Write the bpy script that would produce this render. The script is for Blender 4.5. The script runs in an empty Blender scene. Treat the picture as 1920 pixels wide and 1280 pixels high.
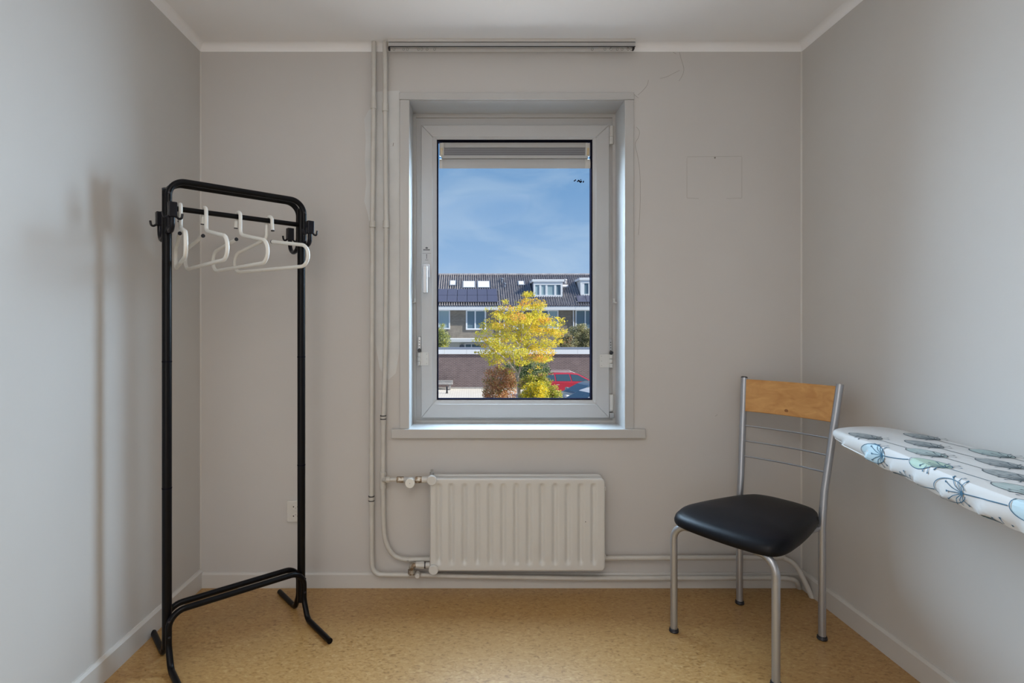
import bpy, bmesh, math, random
from mathutils import Vector, Matrix
PI = math.pi
random.seed(7)
scene = bpy.context.scene
COL = scene.collection

# ------------------------------------------------------------------ camera
FPX = 1000.0            # focal length in pixels of the 1920 px wide frame
CY, CZ = -2.445, 1.183  # camera place (window wall is y = 0, floor is z = 0)
VX, VY = 883.0, 616.0   # principal point
cam_d = bpy.data.cameras.new('camera')
cam = bpy.data.objects.new('camera', cam_d); COL.objects.link(cam)
cam.location = (0, CY, CZ); cam.rotation_euler = (PI/2, 0, 0)
cam_d.sensor_width = 36.0; cam_d.lens = 36.0*FPX/1920
cam_d.shift_x = (960-VX)/1920; cam_d.shift_y = -(640-VY)/1920
cam_d.clip_start = 0.05; cam_d.clip_end = 500
scene.camera = cam

# ------------------------------------------------------------------ view
vs = scene.view_settings
vs.view_transform = 'Standard'; vs.look = 'None'; vs.gamma = 1; vs.use_curve_mapping = False
vs.exposure = 0.0

# ------------------------------------------------------------------ sky
w = bpy.data.worlds.new('sky'); scene.world = w; w.use_nodes = True
nt = w.node_tree; nt.nodes.clear()
def N(t, nt_=None, **kw):
    n = (nt_ or nt).nodes.new(t)
    for k, v in kw.items(): setattr(n, k, v)
    return n
tc = N('ShaderNodeTexCoord'); sep = N('ShaderNodeSeparateXYZ')
nt.links.new(tc.outputs['Generated'], sep.inputs[0])
ramp = N('ShaderNodeValToRGB')
ramp.color_ramp.elements[0].position = 0.0; ramp.color_ramp.elements[0].color = (.52, .68, .88, 1)
ramp.color_ramp.elements[1].position = 0.55; ramp.color_ramp.elements[1].color = (.085, .22, .55, 1)
e = ramp.color_ramp.elements.new(0.12); e.color = (.33, .52, .80, 1)
e = ramp.color_ramp.elements.new(0.30); e.color = (.15, .34, .64, 1)
nt.links.new(sep.outputs[2], ramp.inputs[0])
mp = N('ShaderNodeMapping'); mp.inputs['Scale'].default_value = (2.2, 2.2, 5.5); mp.inputs['Rotation'].default_value = (0.2, 0.5, 0.3)
nt.links.new(tc.outputs['Generated'], mp.inputs[0])
nz = N('ShaderNodeTexNoise'); nz.inputs['Scale'].default_value = 2.3; nz.inputs['Detail'].default_value = 7; nz.inputs['Roughness'].default_value = .52; nz.inputs['Distortion'].default_value = .7
nt.links.new(mp.outputs[0], nz.inputs[0])
cr = N('ShaderNodeValToRGB'); cr.color_ramp.elements[0].position = .47; cr.color_ramp.elements[1].position = .78
cr.color_ramp.elements[0].color = (0, 0, 0, 1); cr.color_ramp.elements[1].color = (.5, .5, .5, 1)
nt.links.new(nz.outputs[0], cr.inputs[0])
mx = N('ShaderNodeMixRGB'); mx.inputs[2].default_value = (.62, .76, .9, 1)
nt.links.new(cr.outputs[0], mx.inputs[0]); nt.links.new(ramp.outputs[0], mx.inputs[1])
bg = N('ShaderNodeBackground'); bg.inputs[1].default_value = .93
nt.links.new(mx.outputs[0], bg.inputs[0])
ow = N('ShaderNodeOutputWorld'); nt.links.new(bg.outputs[0], ow.inputs[0])

# ------------------------------------------------------------------ lights
def light(name, typ, loc, energy, color, rot=None, target=None, **kw):
    d = bpy.data.lights.new(name, typ); d.energy = energy; d.color = color
    for k, v in kw.items(): setattr(d, k, v)
    o = bpy.data.objects.new(name, d); COL.objects.link(o); o.location = loc
    if target is not None:
        o.rotation_euler = (Vector(target)-Vector(loc)).to_track_quat('-Z', 'Y').to_euler()
    return o
# sun on the street, from the right and behind our own house
light('sun', 'SUN', (0, 0, 30), 7.2, (1, .93, .82), target=(-20, 6, 15.5), angle=math.radians(.6))
# added area lamp outside the pane, boosting the daylight through the window
light('window_boost_lamp', 'AREA', (.42, .80, 1.92), 325, (.57, .785, 1.0), target=(.27, -.5, 1.46), shape='RECTANGLE', size=2.4, size_y=1.45)
# added area lamp low outside, imitating bounce off the sunlit yard
light('added_bounce_lamp', 'AREA', (.25, 1.7, .15), 50, (.97, .97, .97), target=(.2, 0, 1.45), shape='RECTANGLE', size=3.0, size_y=1.4)
# unseen lamp added under the ceiling behind the camera, to fill the room
light('room_fill_lamp', 'AREA', (-.15, -2.6, 2.45), 28, (1, .92, .85), target=(-.2, -2.2, 0), shape='DISK', size=1.5)
# frontal fill lamp added before the closed wall behind the camera
light('frontal_fill_lamp', 'AREA', (-.65, -3.62, 1.05), 10, (1, .92, .85), target=(-.9, 0, 1.25), shape='RECTANGLE', size=.95, size_y=2.0)

# ------------------------------------------------------------------ materials
MATS = {}
def mat(name, col, rough=.6, metal=0.0, noise=None, bump=None, spec=.5, coat=0.0, trans=None):
    """noise=(scale, detail, other colour, low, high, stretch) mixes a second colour; bump=(scale, strength, distance)"""
    m = bpy.data.materials.new(name); m.use_nodes = True
    t = m.node_tree; b = t.nodes['Principled BSDF']
    b.inputs['Base Color'].default_value = (*col, 1); b.inputs['Roughness'].default_value = rough
    b.inputs['Metallic'].default_value = metal; b.inputs['Specular IOR Level'].default_value = spec
    b.inputs['Coat Weight'].default_value = coat
    if noise or bump:
        c = t.nodes.new('ShaderNodeTexCoord')
    if noise:
        sc, de, c2, lo, hi, st = noise
        mpn = t.nodes.new('ShaderNodeMapping'); mpn.inputs['Scale'].default_value = st
        t.links.new(c.outputs['Object'], mpn.inputs[0])
        n = t.nodes.new('ShaderNodeTexNoise'); n.inputs['Scale'].default_value = sc; n.inputs['Detail'].default_value = de
        t.links.new(mpn.outputs[0], n.inputs[0])
        r = t.nodes.new('ShaderNodeValToRGB'); r.color_ramp.elements[0].position = lo; r.color_ramp.elements[1].position = hi
        r.color_ramp.elements[0].color = (*col, 1); r.color_ramp.elements[1].color = (*c2, 1)
        t.links.new(n.outputs[0], r.inputs[0]); t.links.new(r.outputs[0], b.inputs['Base Color'])
    if bump:
        n2 = t.nodes.new('ShaderNodeTexNoise'); n2.inputs['Scale'].default_value = bump[0]; n2.inputs['Detail'].default_value = 4
        t.links.new(c.outputs['Object'], n2.inputs[0])
        bn = t.nodes.new('ShaderNodeBump'); bn.inputs['Strength'].default_value = bump[1]; bn.inputs['Distance'].default_value = bump[2]
        t.links.new(n2.outputs[0], bn.inputs['Height']); t.links.new(bn.outputs[0], b.inputs['Normal'])
    MATS[name] = m
    return m

U = (1, 1, 1)
WALL = mat('wall_paint', (.615, .595, .57), .72, noise=(1.6, 3, (.59, .57, .545), .35, .7, U), bump=(22, .12, .004))
WALLB = mat('window_wall_paint', (.605, .583, .562), .72, noise=(1.3, 4, (.575, .553, .532), .35, .7, U), bump=(22, .12, .004))
CEIL = mat('ceiling_paint', (.92, .92, .93), .8, noise=(1.2, 3, (.90, .90, .91), .4, .7, U), bump=(15, .1, .004))
PATCH = mat('bare_plaster', (.68, .685, .68), .8, noise=(9, 5, (.62, .625, .62), .4, .7, U), bump=(30, .25, .003))
CRACK = mat('plaster_crack', (.27, .24, .21), .9)
MARK = mat('paint_ridge', (.47, .44, .41), .8)
TRIMW = mat('trim_paint', (.62, .60, .57), .35, bump=(30, .05, .002))
WINW = mat('white_window_paint', (.52, .512, .50), .32, noise=(3, 3, (.50, .49, .48), .4, .7, U))
PVC = mat('window_sash_plastic', (.51, .505, .50), .38)
RUBBER = mat('black_gasket', (.008, .008, .014), 1.0, spec=0)
SILVER = mat('handle_metal', (.50, .51, .53), .38, .6)
STEEL = mat('hinge_steel', (.45, .45, .45), .35, .8)
BLACK = mat('black_plastic', (.012, .012, .018), .35)
BLACKP = mat('black_rack_paint', (.002, .002, .003), .33, spec=.2)
HOOKM = mat('black_hook_plastic', (.003, .003, .007), .3, spec=.3)
HANGER = mat('white_hanger_plastic', (.80, .79, .74), .35)
RADW = mat('radiator_enamel', (.66, .655, .635), .3)
PIPEW = mat('pipe_paint', (.60, .58, .54), .35, noise=(14, 3, (.55, .53, .49), .45, .7, U))
BRASS = mat('worn_brass', (.20, .14, .085), .4, .6, noise=(60, 4, (.55, .52, .46), .45, .6, U))
CREAM = mat('cream_plastic', (.60, .585, .555), .35)
YELLOWED = mat('yellowed_plastic', (.60, .46, .24), .4, noise=(50, 3, (.70, .62, .48), .4, .65, U))
MESHG = mat('grille_mesh', (.24, .24, .26), .5)
ALU = mat('satin_aluminium', (.50, .495, .49), .7, .1, spec=.2)
CHROME = mat('silver_chair_paint', (.44, .46, .50), .33, .75)
SEATM = mat('black_leatherette', (.004, .0045, .007), .42, spec=.2, bump=(90, .06, .001))
SOCKW = mat('socket_plastic', (.70, .68, .64), .3)
PRINTD = mat('print_ink_blue', (.035, .12, .20), .7)
PRINTK = mat('print_ink_dark', (.05, .075, .095), .7)
PRINTG = mat('print_grey_fill', (.25, .285, .30), .7, noise=(70, 3, (.36, .39, .40), .4, .6, U))
PRINTT = mat('print_teal_fill', (.36, .45, .45), .7, noise=(70, 3, (.42, .50, .50), .4, .6, U))
PRINTB = mat('print_pale_blue_fill', (.48, .63, .70), .7)
PRINTGR = mat('print_green_fill', (.42, .55, .46), .7)
CLOTH = mat('white_cotton_cover', (.62, .61, .60), .8, bump=(500, .1, .0005))

def wood_mat():
    m = bpy.data.materials.new('beech_veneer'); m.use_nodes = True
    t = m.node_tree; b = t.nodes['Principled BSDF']; b.inputs['Roughness'].default_value = .42
    c = t.nodes.new('ShaderNodeTexCoord'); mpn = t.nodes.new('ShaderNodeMapping'); mpn.inputs['Scale'].default_value = (2, 14, 26)
    t.links.new(c.outputs['Object'], mpn.inputs[0])
    n = t.nodes.new('ShaderNodeTexNoise'); n.inputs['Scale'].default_value = 1.3; n.inputs['Detail'].default_value = 6; n.inputs['Distortion'].default_value = .8
    t.links.new(mpn.outputs[0], n.inputs[0])
    r = t.nodes.new('ShaderNodeValToRGB')
    r.color_ramp.elements[0].position = .3; r.color_ramp.elements[0].color = (.50, .235, .065, 1)
    r.color_ramp.elements[1].position = .72; r.color_ramp.elements[1].color = (.66, .36, .125, 1)
    t.links.new(n.outputs[0], r.inputs[0]); t.links.new(r.outputs[0], b.inputs['Base Color'])
    return m
WOOD = wood_mat()
KNOT = mat('wood_knot', (.30, .13, .04), .5)

def lino_mat():
    m = bpy.data.materials.new('marbled_linoleum'); m.use_nodes = True
    t = m.node_tree; b = t.nodes['Principled BSDF']; b.inputs['Roughness'].default_value = .36; b.inputs['Specular IOR Level'].default_value = .75
    c = t.nodes.new('ShaderNodeTexCoord')
    mpn = t.nodes.new('ShaderNodeMapping'); mpn.inputs['Rotation'].default_value = (0, 0, .5); mpn.inputs['Scale'].default_value = (1, 1.9, 1)
    t.links.new(c.outputs['Object'], mpn.inputs[0])
    n = t.nodes.new('ShaderNodeTexNoise'); n.inputs['Scale'].default_value = 52; n.inputs['Detail'].default_value = 5; n.inputs['Distortion'].default_value = 1.1
    t.links.new(mpn.outputs[0], n.inputs[0])
    r = t.nodes.new('ShaderNodeValToRGB')
    r.color_ramp.elements[0].position = .30; r.color_ramp.elements[0].color = (.27, .135, .038, 1)
    r.color_ramp.elements[1].position = .74; r.color_ramp.elements[1].color = (.55, .36, .155, 1)
    e = r.color_ramp.elements.new(.45); e.color = (.43, .24, .078, 1)
    e = r.color_ramp.elements.new(.58); e.color = (.46, .27, .098, 1)
    t.links.new(n.outputs[0], r.inputs[0])
    n2 = t.nodes.new('ShaderNodeTexNoise'); n2.inputs['Scale'].default_value = 3.0; n2.inputs['Detail'].default_value = 3
    t.links.new(c.outputs['Object'], n2.inputs[0])
    r2 = t.nodes.new('ShaderNodeValToRGB'); r2.color_ramp.elements[0].color = (.86, .86, .86, 1); r2.color_ramp.elements[1].color = (1.06, 1.06, 1.06, 1)
    t.links.new(n2.outputs[0], r2.inputs[0])
    mm = t.nodes.new('ShaderNodeMixRGB'); mm.blend_type = 'MULTIPLY'; mm.inputs[0].default_value = 1
    t.links.new(r.outputs[0], mm.inputs[1]); t.links.new(r2.outputs[0], mm.inputs[2]); t.links.new(mm.outputs[0], b.inputs['Base Color'])
    return m
LINO = lino_mat()

def glass_mat(name, tint=(1, 1, 1), refl=.6):
    m = bpy.data.materials.new(name); m.use_nodes = True
    t = m.node_tree; t.nodes.clear()
    o = t.nodes.new('ShaderNodeOutputMaterial'); a = t.nodes.new('ShaderNodeBsdfTransparent'); a.inputs[0].default_value = (*tint, 1)
    g = t.nodes.new('ShaderNodeBsdfGlossy'); g.inputs['Roughness'].default_value = .02
    f = t.nodes.new('ShaderNodeFresnel'); f.inputs[0].default_value = 1.35
    k = t.nodes.new('ShaderNodeMath'); k.operation = 'MULTIPLY'; k.inputs[1].default_value = refl
    s = t.nodes.new('ShaderNodeMixShader')
    t.links.new(f.outputs[0], k.inputs[0]); t.links.new(k.outputs[0], s.inputs[0])
    t.links.new(a.outputs[0], s.inputs[1]); t.links.new(g.outputs[0], s.inputs[2]); t.links.new(s.outputs[0], o.inputs[0])
    return m
GLASS = glass_mat('window_glass', (.98, .99, .99), .1)

def brick_mat(name, c1, c2, mortar, sc, rough=.85):
    m = bpy.data.materials.new(name); m.use_nodes = True
    t = m.node_tree; b = t.nodes['Principled BSDF']; b.inputs['Roughness'].default_value = rough
    c = t.nodes.new('ShaderNodeTexCoord'); mpn = t.nodes.new('ShaderNodeMapping'); mpn.inputs['Rotation'].default_value = (PI/2, 0, 0)
    t.links.new(c.outputs['Object'], mpn.inputs[0])
    k = t.nodes.new('ShaderNodeTexBrick'); k.inputs['Scale'].default_value = sc
    k.inputs['Color1'].default_value = (*c1, 1); k.inputs['Color2'].default_value = (*c2, 1); k.inputs['Mortar'].default_value = (*mortar, 1)
    k.inputs['Mortar Size'].default_value = .014; k.inputs['Brick Width'].default_value = .22; k.inputs['Row Height'].default_value = .07
    k.inputs['Bias'].default_value = -.1
    t.links.new(mpn.outputs[0], k.inputs[0])
    n = t.nodes.new('ShaderNodeTexNoise'); n.inputs['Scale'].default_value = 2.5; n.inputs['Detail'].default_value = 6
    t.links.new(c.outputs['Object'], n.inputs[0])
    r = t.nodes.new('ShaderNodeValToRGB'); r.color_ramp.elements[0].color = (.75, .75, .75, 1); r.color_ramp.elements[1].color = (1.2, 1.2, 1.2, 1)
    t.links.new(n.outputs[0], r.inputs[0])
    mm = t.nodes.new('ShaderNodeMixRGB'); mm.blend_type = 'MULTIPLY'; mm.inputs[0].default_value = 1
    t.links.new(k.outputs[0], mm.inputs[1]); t.links.new(r.outputs[0], mm.inputs[2]); t.links.new(mm.outputs[0], b.inputs['Base Color'])
    return m
BRICKH = brick_mat('brown_house_brick', (.20, .165, .13), (.27, .235, .19), (.26, .24, .21), 1)
BRICKG = brick_mat('purple_garage_brick', (.125, .082, .082), (.175, .118, .115), (.235, .20, .20), .86)
def pave_mat():
    m = bpy.data.materials.new('pale_paving'); m.use_nodes = True
    t = m.node_tree; b = t.nodes['Principled BSDF']; b.inputs['Roughness'].default_value = .9
    c = t.nodes.new('ShaderNodeTexCoord')
    k = t.nodes.new('ShaderNodeTexBrick'); k.inputs['Scale'].default_value = 1
    k.inputs['Color1'].default_value = (.62, .59, .53, 1); k.inputs['Color2'].default_value = (.68, .65, .59, 1); k.inputs['Mortar'].default_value = (.47, .44, .39, 1)
    k.inputs['Mortar Size'].default_value = .02; k.inputs['Brick Width'].default_value = .30; k.inputs['Row Height'].default_value = .30
    t.links.new(c.outputs['Object'], k.inputs[0]); t.links.new(k.outputs[0], b.inputs['Base Color'])
    return m
PAVE = pave_mat()
TILE = mat('dark_roof_tile', (.30, .28, .29), .38, noise=(3, 4, (.42, .40, .40), .4, .65, U), spec=.9)
EXTW = mat('white_outdoor_paint', (.72, .76, .80), .5)
EXTWC = mat('white_cladding', (.66, .70, .72), .6)
HGLASS = mat('dark_house_glass', (.13, .20, .25), .35, spec=.3)
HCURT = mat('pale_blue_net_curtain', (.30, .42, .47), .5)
SKYL = mat('skylight_painted_sky', (.75, .78, .80), .1)  # near-white colour paints the sky's reflection into the panes
SOLAR = mat('solar_cell', (.085, .09, .14), .18, spec=1.0)
SLATE = mat('blue_grey_lead', (.16, .19, .25), .6)
VENTM = mat('pale_vent_pipe', (.58, .58, .60), .6)
BARK = mat('pale_grey_bark', (.40, .35, .31), .85, noise=(30, 4, (.24, .20, .17), .4, .65, (1, 1, .3)))
def leaf(name, col):
    m = mat(name, col, .55); t = m.node_tree; b = t.nodes['Principled BSDF']; o = t.nodes['Material Output']
    tr_ = t.nodes.new('ShaderNodeBsdfTranslucent'); tr_.inputs[0].default_value = (*[min(1, c*1.25) for c in col], 1)
    mx_ = t.nodes.new('ShaderNodeMixShader'); mx_.inputs[0].default_value = .4
    t.links.new(b.outputs[0], mx_.inputs[1]); t.links.new(tr_.outputs[0], mx_.inputs[2]); t.links.new(mx_.outputs[0], o.inputs[0])
    return m
LEAFS = [leaf('leaf_gold', (.80, .56, .07)), leaf('leaf_yellow', (.86, .70, .09)), leaf('leaf_olive', (.50, .47, .06)), leaf('leaf_lime', (.66, .63, .08)), leaf('leaf_orange', (.80, .40, .11))]
RUST = [leaf('leaf_rust', (.56, .27, .14)), leaf('leaf_tan', (.66, .44, .24)), leaf('leaf_brown', (.38, .19, .09)), leaf('leaf_green_mid', (.24, .27, .06))]
YELL = [leaf('leaf_bright_yellow', (.78, .63, .04)), leaf('leaf_green_yellow', (.42, .44, .06)), leaf('leaf_green_dull', (.20, .25, .06))]
GREENS = [leaf('leaf_dark_green', (.07, .14, .05)), leaf('leaf_grey_green', (.34, .40, .20)), leaf('leaf_pale_green', (.55, .57, .32))]
HEDGE = [leaf('leaf_hedge_olive', (.36, .36, .18)), leaf('leaf_hedge_tan', (.60, .55, .34)), leaf('leaf_hedge_dark', (.16, .17, .09))]
REDCAR = mat('red_car_paint', (.48, .035, .06), .3, .1, coat=.6)
DARKCAR = mat('blue_grey_car_paint', (.14, .18, .22), .28, .3, coat=.6)
WHITECAR = mat('white_car_paint', (.66, .67, .68), .3, coat=.5)
CARGLASS = mat('car_glass', (.05, .09, .12), .05, spec=.9)
TYRE = mat('tyre', (.015, .015, .015), .8)
RIM = mat('alloy_rim', (.5, .5, .5), .3, .8)
LAMPR = mat('tail_lamp', (.35, .02, .02), .2)
LAMPW = mat('head_lamp', (.7, .7, .7), .1)
CONC = mat('grey_concrete', (.30, .29, .285), .85, noise=(6, 4, (.38, .37, .36), .4, .7, U))

# ------------------------------------------------------------------ mesh helpers
def at(px, py, y):
    """the point of the place seen at pixel (px, py) when it stands at depth y"""
    d = y-CY
    return Vector(((px-VX)*d/FPX, y, CZ-(py-VY)*d/FPX))
def ground(px, py, z=0.0):
    d = (CZ-z)*FPX/(py-VY)
    return Vector(((px-VX)*d/FPX, d+CY, z))

class MB:
    def __init__(s): s.v = []; s.f = []; s.m = []
    def add(s, vs_, fs, mi=0):
        o = len(s.v); s.v += [tuple(p) for p in vs_]; s.f += [tuple(i+o for i in f) for f in fs]; s.m += [mi]*len(fs); return s
    def box(s, x0, x1, y0, y1, z0, z1, mi=0):
        return s.add([(x0,y0,z0),(x1,y0,z0),(x1,y1,z0),(x0,y1,z0),(x0,y0,z1),(x1,y0,z1),(x1,y1,z1),(x0,y1,z1)],
                     [(0,3,2,1),(4,5,6,7),(0,1,5,4),(1,2,6,5),(2,3,7,6),(3,0,4,7)], mi)
    def tube(s, pts, r, n=12, caps=True, mi=0, closed=False):
        pts = [Vector(p) for p in pts]; m = len(pts)
        rr = r if isinstance(r, (list, tuple)) else [r]*m
        tans = []
        for i in range(m):
            if closed: t = pts[(i+1) % m]-pts[i-1]
            else: t = pts[min(i+1, m-1)]-pts[max(i-1, 0)]
            tans.append(t.normalized())
        up = Vector((0, 0, 1)) if abs(tans[0].z) < .9 else Vector((0, 1, 0))
        nrm = tans[0].cross(up).normalized()
        vs_ = []; prev = tans[0]
        for i in range(m):
            q = prev.rotation_difference(tans[i]); nrm = (q @ nrm); nrm = (nrm-tans[i]*nrm.dot(tans[i])).normalized(); prev = tans[i]
            b = tans[i].cross(nrm)
            for k in range(n):
                a = 2*PI*k/n; vs_.append(pts[i]+(nrm*math.cos(a)+b*math.sin(a))*rr[i])
        fs = []
        for i in range(m if closed else m-1):
            j = (i+1) % m
            for k in range(n):
                fs.append((i*n+k, i*n+(k+1) % n, j*n+(k+1) % n, j*n+k))
        if caps and not closed:
            fs.append(tuple(range(n-1, -1, -1))); fs.append(tuple((m-1)*n+k for k in range(n)))
        return s.add(vs_, fs, mi)
    def cyl(s, p0, p1, r, n=20, mi=0): return s.tube([p0, p1], r, n, True, mi)
    def lathe(s, c, axis, prof, n=20, mi=0):
        """prof = [(distance along the axis, radius), ...]"""
        c = Vector(c); ax = Vector(axis).normalized()
        u = ax.orthogonal().normalized(); v = ax.cross(u)
        vs_ = []; fs = []
        for h, r in prof:
            for k in range(n):
                a = 2*PI*k/n; vs_.append(c+ax*h+(u*math.cos(a)+v*math.sin(a))*max(r, 1e-5))
        for i in range(len(prof)-1):
            for k in range(n): fs.append((i*n+k, i*n+(k+1) % n, (i+1)*n+(k+1) % n, (i+1)*n+k))
        fs.append(tuple(range(n-1, -1, -1))); fs.append(tuple((len(prof)-1)*n+k for k in range(n)))
        return s.add(vs_, fs, mi)
    def prism(s, poly, axis, a0, a1, mi=0):
        """extrude a 2-D polygon; axis 'y': poly is (x, z); axis 'x': poly is (y, z); axis 'z': poly is (x, y)"""
        def mk(p, a): return (p[0], a, p[1]) if axis == 'y' else ((a, p[0], p[1]) if axis == 'x' else (p[0], p[1], a))
        n = len(poly)
        vs_ = [mk(p, a0) for p in poly]+[mk(p, a1) for p in poly]
        fs = [tuple(range(n-1, -1, -1)), tuple(range(n, 2*n))]+[(i, (i+1) % n, n+(i+1) % n, n+i) for i in range(n)]
        return s.add(vs_, fs, mi)
    def build(s, name, mats, parent=None, smooth=False, bevel=0.0, seg=2, fix=True):
        me = bpy.data.meshes.new(name); me.from_pydata(s.v, [], s.f)
        if not isinstance(mats, (list, tuple)): mats = [mats]
        for m in mats: me.materials.append(m)
        if len(mats) > 1:
            for p, mi in zip(me.polygons, s.m): p.material_index = mi
        if fix:
            bm = bmesh.new(); bm.from_mesh(me); bmesh.ops.recalc_face_normals(bm, faces=bm.faces); bm.to_mesh(me); bm.free()
        if smooth:
            for p in me.polygons: p.use_smooth = True
            try: me.set_sharp_from_angle(angle=math.radians(38))
            except Exception: pass
        o = bpy.data.objects.new(name, me); COL.objects.link(o)
        if parent is not None: o.parent = parent; o.matrix_parent_inverse = parent_inv(parent)
        if bevel > 0:
            md = o.modifiers.new('bevel', 'BEVEL'); md.width = bevel; md.segments = seg; md.limit_method = 'ANGLE'; md.angle_limit = math.radians(40)
        return o
def world_mat(o):
    m = Matrix.LocRotScale(o.location, o.rotation_euler, o.scale)
    return world_mat(o.parent) @ o.matrix_parent_inverse @ m if o.parent else m
LOCAL = set()           # roots whose parts are given in local coordinates
def parent_inv(p):
    r = p
    while r.parent: r = r.parent
    return Matrix.Identity(4) if r.name in LOCAL else world_mat(p).inverted()
def tag(o, label=None, cat=None, group=None, kind=None):
    if label: o['label'] = label
    if cat: o['category'] = cat
    if group: o['group'] = group
    if kind: o['kind'] = kind
    return o
def thing(name, loc, label, cat, rz=0.0, group=None, local=False):
    o = bpy.data.objects.new(name, None); COL.objects.link(o); o.location = loc; o.rotation_euler = (0, 0, rz)
    o.empty_display_size = .1
    if local: LOCAL.add(o.name)
    return tag(o, label, cat, group)
def copy_tree(o, parent=None):
    c = o.copy(); COL.objects.link(c)
    if parent is not None: c.parent = parent; c.matrix_parent_inverse = o.matrix_parent_inverse.copy()
    for ch in list(o.children): copy_tree(ch, c)
    return c
def fillet(pts, rad, n=7):
    pts = [Vector(p) for p in pts]; out = [pts[0]]
    for i in range(1, len(pts)-1):
        a, b, c = pts[i-1], pts[i], pts[i+1]
        r = rad[i] if isinstance(rad, dict) and i in rad else (rad if not isinstance(rad, dict) else .02)
        u = (a-b); v = (c-b); lu, lv = u.length, v.length; u.normalize(); v.normalize()
        ang = u.angle(v)
        if ang > PI-.02: out.append(b); continue
        t = min(r/math.tan(ang/2), lu*.49, lv*.49); rr = t*math.tan(ang/2)
        bis = (u+v).normalized(); c0 = b+bis*(rr/math.sin(ang/2))
        s = (b+u*t-c0); e_ = (b+v*t-c0); tot = s.angle(e_); ax = s.cross(e_).normalized()
        for k in range(n+1): out.append(c0+Matrix.Rotation(tot*k/n, 3, ax) @ s)
    out.append(pts[-1]); return out
def catmull(pts, sub=6, closed=False):
    pts = [Vector(p) for p in pts]; n = len(pts); out = []
    for i in range(n if closed else n-1):
        g = lambda k: pts[k % n] if closed else pts[max(0, min(n-1, k))]
        p0, p1, p2, p3 = g(i-1), g(i), g(i+1), g(i+2)
        for k in range(sub):
            t = k/sub
            out.append(.5*((2*p1)+(p2-p0)*t+(2*p0-5*p1+4*p2-p3)*t*t+(3*p1-p0-3*p2+p3)*t**3))
    if not closed: out.append(pts[-1])
    return out
def rrect(x0, x1, z0, z1, r, n=5):
    p = []
    for cx, cz, a0 in ((x1-r, z1-r, 0), (x0+r, z1-r, PI/2), (x0+r, z0+r, PI), (x1-r, z0+r, 1.5*PI)):
        for k in range(n+1): a = a0+PI/2*k/n; p.append((cx+r*math.cos(a), cz+r*math.sin(a)))
    return p
def sst(a, b, x):
    t = max(0, min(1, (x-a)/(b-a))); return t*t*(3-2*t)

# ------------------------------------------------------------------ room shell
XL, XR, ZC, YF = -1.240, 1.516, 2.482, -3.7
WX0, WX1, WZ0, WZ1 = -.281, .702, .726, 2.227      # clear opening of the window
TH = .26
def struct(o): o['kind'] = 'structure'; return o
floor = struct(MB().box(XL-.1, XR+.1, YF-.1, TH, -.12, 0).build('floor', LINO))
ceiling = struct(MB().box(XL-.1, XR+.1, YF-.1, TH, ZC, ZC+.14).build('ceiling', CEIL))
wall_left = struct(MB().box(XL-.12, XL, YF, 0, 0, ZC).build('wall_left', WALL))
wall_right = struct(MB().box(XR, XR+.12, YF, 0, 0, ZC).build('wall_right', WALL))
struct(MB().box(XL-.12, XR+.12, YF-.12, YF, 0, ZC).build('wall_front', WALL))
b = MB(); L = .018
b.box(XL-.12, WX0-L, 0, TH, 0, ZC); b.box(WX1+L, XR+.12, 0, TH, 0, ZC)
b.box(WX0-L, WX1+L, 0, TH, 0, WZ0-.042); b.box(WX0-L, WX1+L, 0, TH, WZ1+L, ZC)
wall_back = struct(b.build('wall_back', WALLB))
# plaster repair beside the window, cracks, the outline left by a picture
pp = [(706,172),(728,171),(749.5,170),(749.5,420),(749.5,655),(742,700),(728,712),(712,690),(703,640),(697,500),(695,432),(690,402),(683,377),(687,342),(684,300),(686,264),(683,224),(691,207),(703,200)]
poly = [(at(x, y, 0).x, at(x, y, 0).z) for x, y in pp]
MB().prism(poly, 'y', -.0016, .002).build('plaster_patch', PATCH, wall_back)['label'] = 'bare grey plaster repair'
cr_lines = [[(1274,98),(1277,110),(1282,128),(1280,140),(1273,152)],[(1274,132),(1262,138),(1250,144),(1238,147)],[(1216,150),(1213,160),(1205,170),(1196,178)],
            [(1188,176),(1197,184)],[(1193,238),(1199,246),(1197,258),(1191,270),(1196,295),(1200,330),(1200,390),(1197,440)],[(749,188),(750,215),(745,240),(740,252)],
            [(1345,777),(1341,780)],[(1262,98),(1268,101)]]
for ln in cr_lines:
    pts = catmull([at(x, y, 0) for x, y in ln], 4)
    MB().tube(pts, .0007, 5).build('crack', CRACK, wall_back)
MB().tube(catmull([at(738,268,0), at(737,274,0)], 3), .0022, 6).build('crack', CRACK, wall_back)
for ln in ([(1288,296),(1288,371)],[(1288,371),(1310,372)],[(1362,372),(1391,371)],[(1391,294),(1391,371)],[(1288,294),(1391,293)]):
    MB().tube([at(x, y, 0) for x, y in ln], .0011, 5).build('picture_mark', MARK, wall_back)
MB().lathe(at(1340, 296, .002), (0, -1, 0), [(0, .004), (.004, .004), (.006, .002)], 10).build('nail_hole', CRACK, wall_back)
# coving at the ceiling
def cove(axis, p, a0, a1, sgn, name):
    r = .030; prof = [(0, 0)]
    for k in range(7):
        a = PI/2*k/6; prof.append((r-r*math.sin(a), -(r-r*math.cos(a))))
    if axis == 'y': poly = [(p+sgn*x, ZC+z) for x, z in prof]; o = MB().prism(poly, 'y', a0, a1)
    else: poly = [(p+sgn*x, ZC+z) for x, z in prof]; o = MB().prism(poly, 'x', a0, a1)
    return struct(o.build(name, CEIL, smooth=True))
cove('y', XL, YF, 0, 1, 'trim_1'); cove('y', XR, YF, 0, -1, 'trim_2'); cove('x', 0, XL, XR, -1, 'trim_3')
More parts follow.
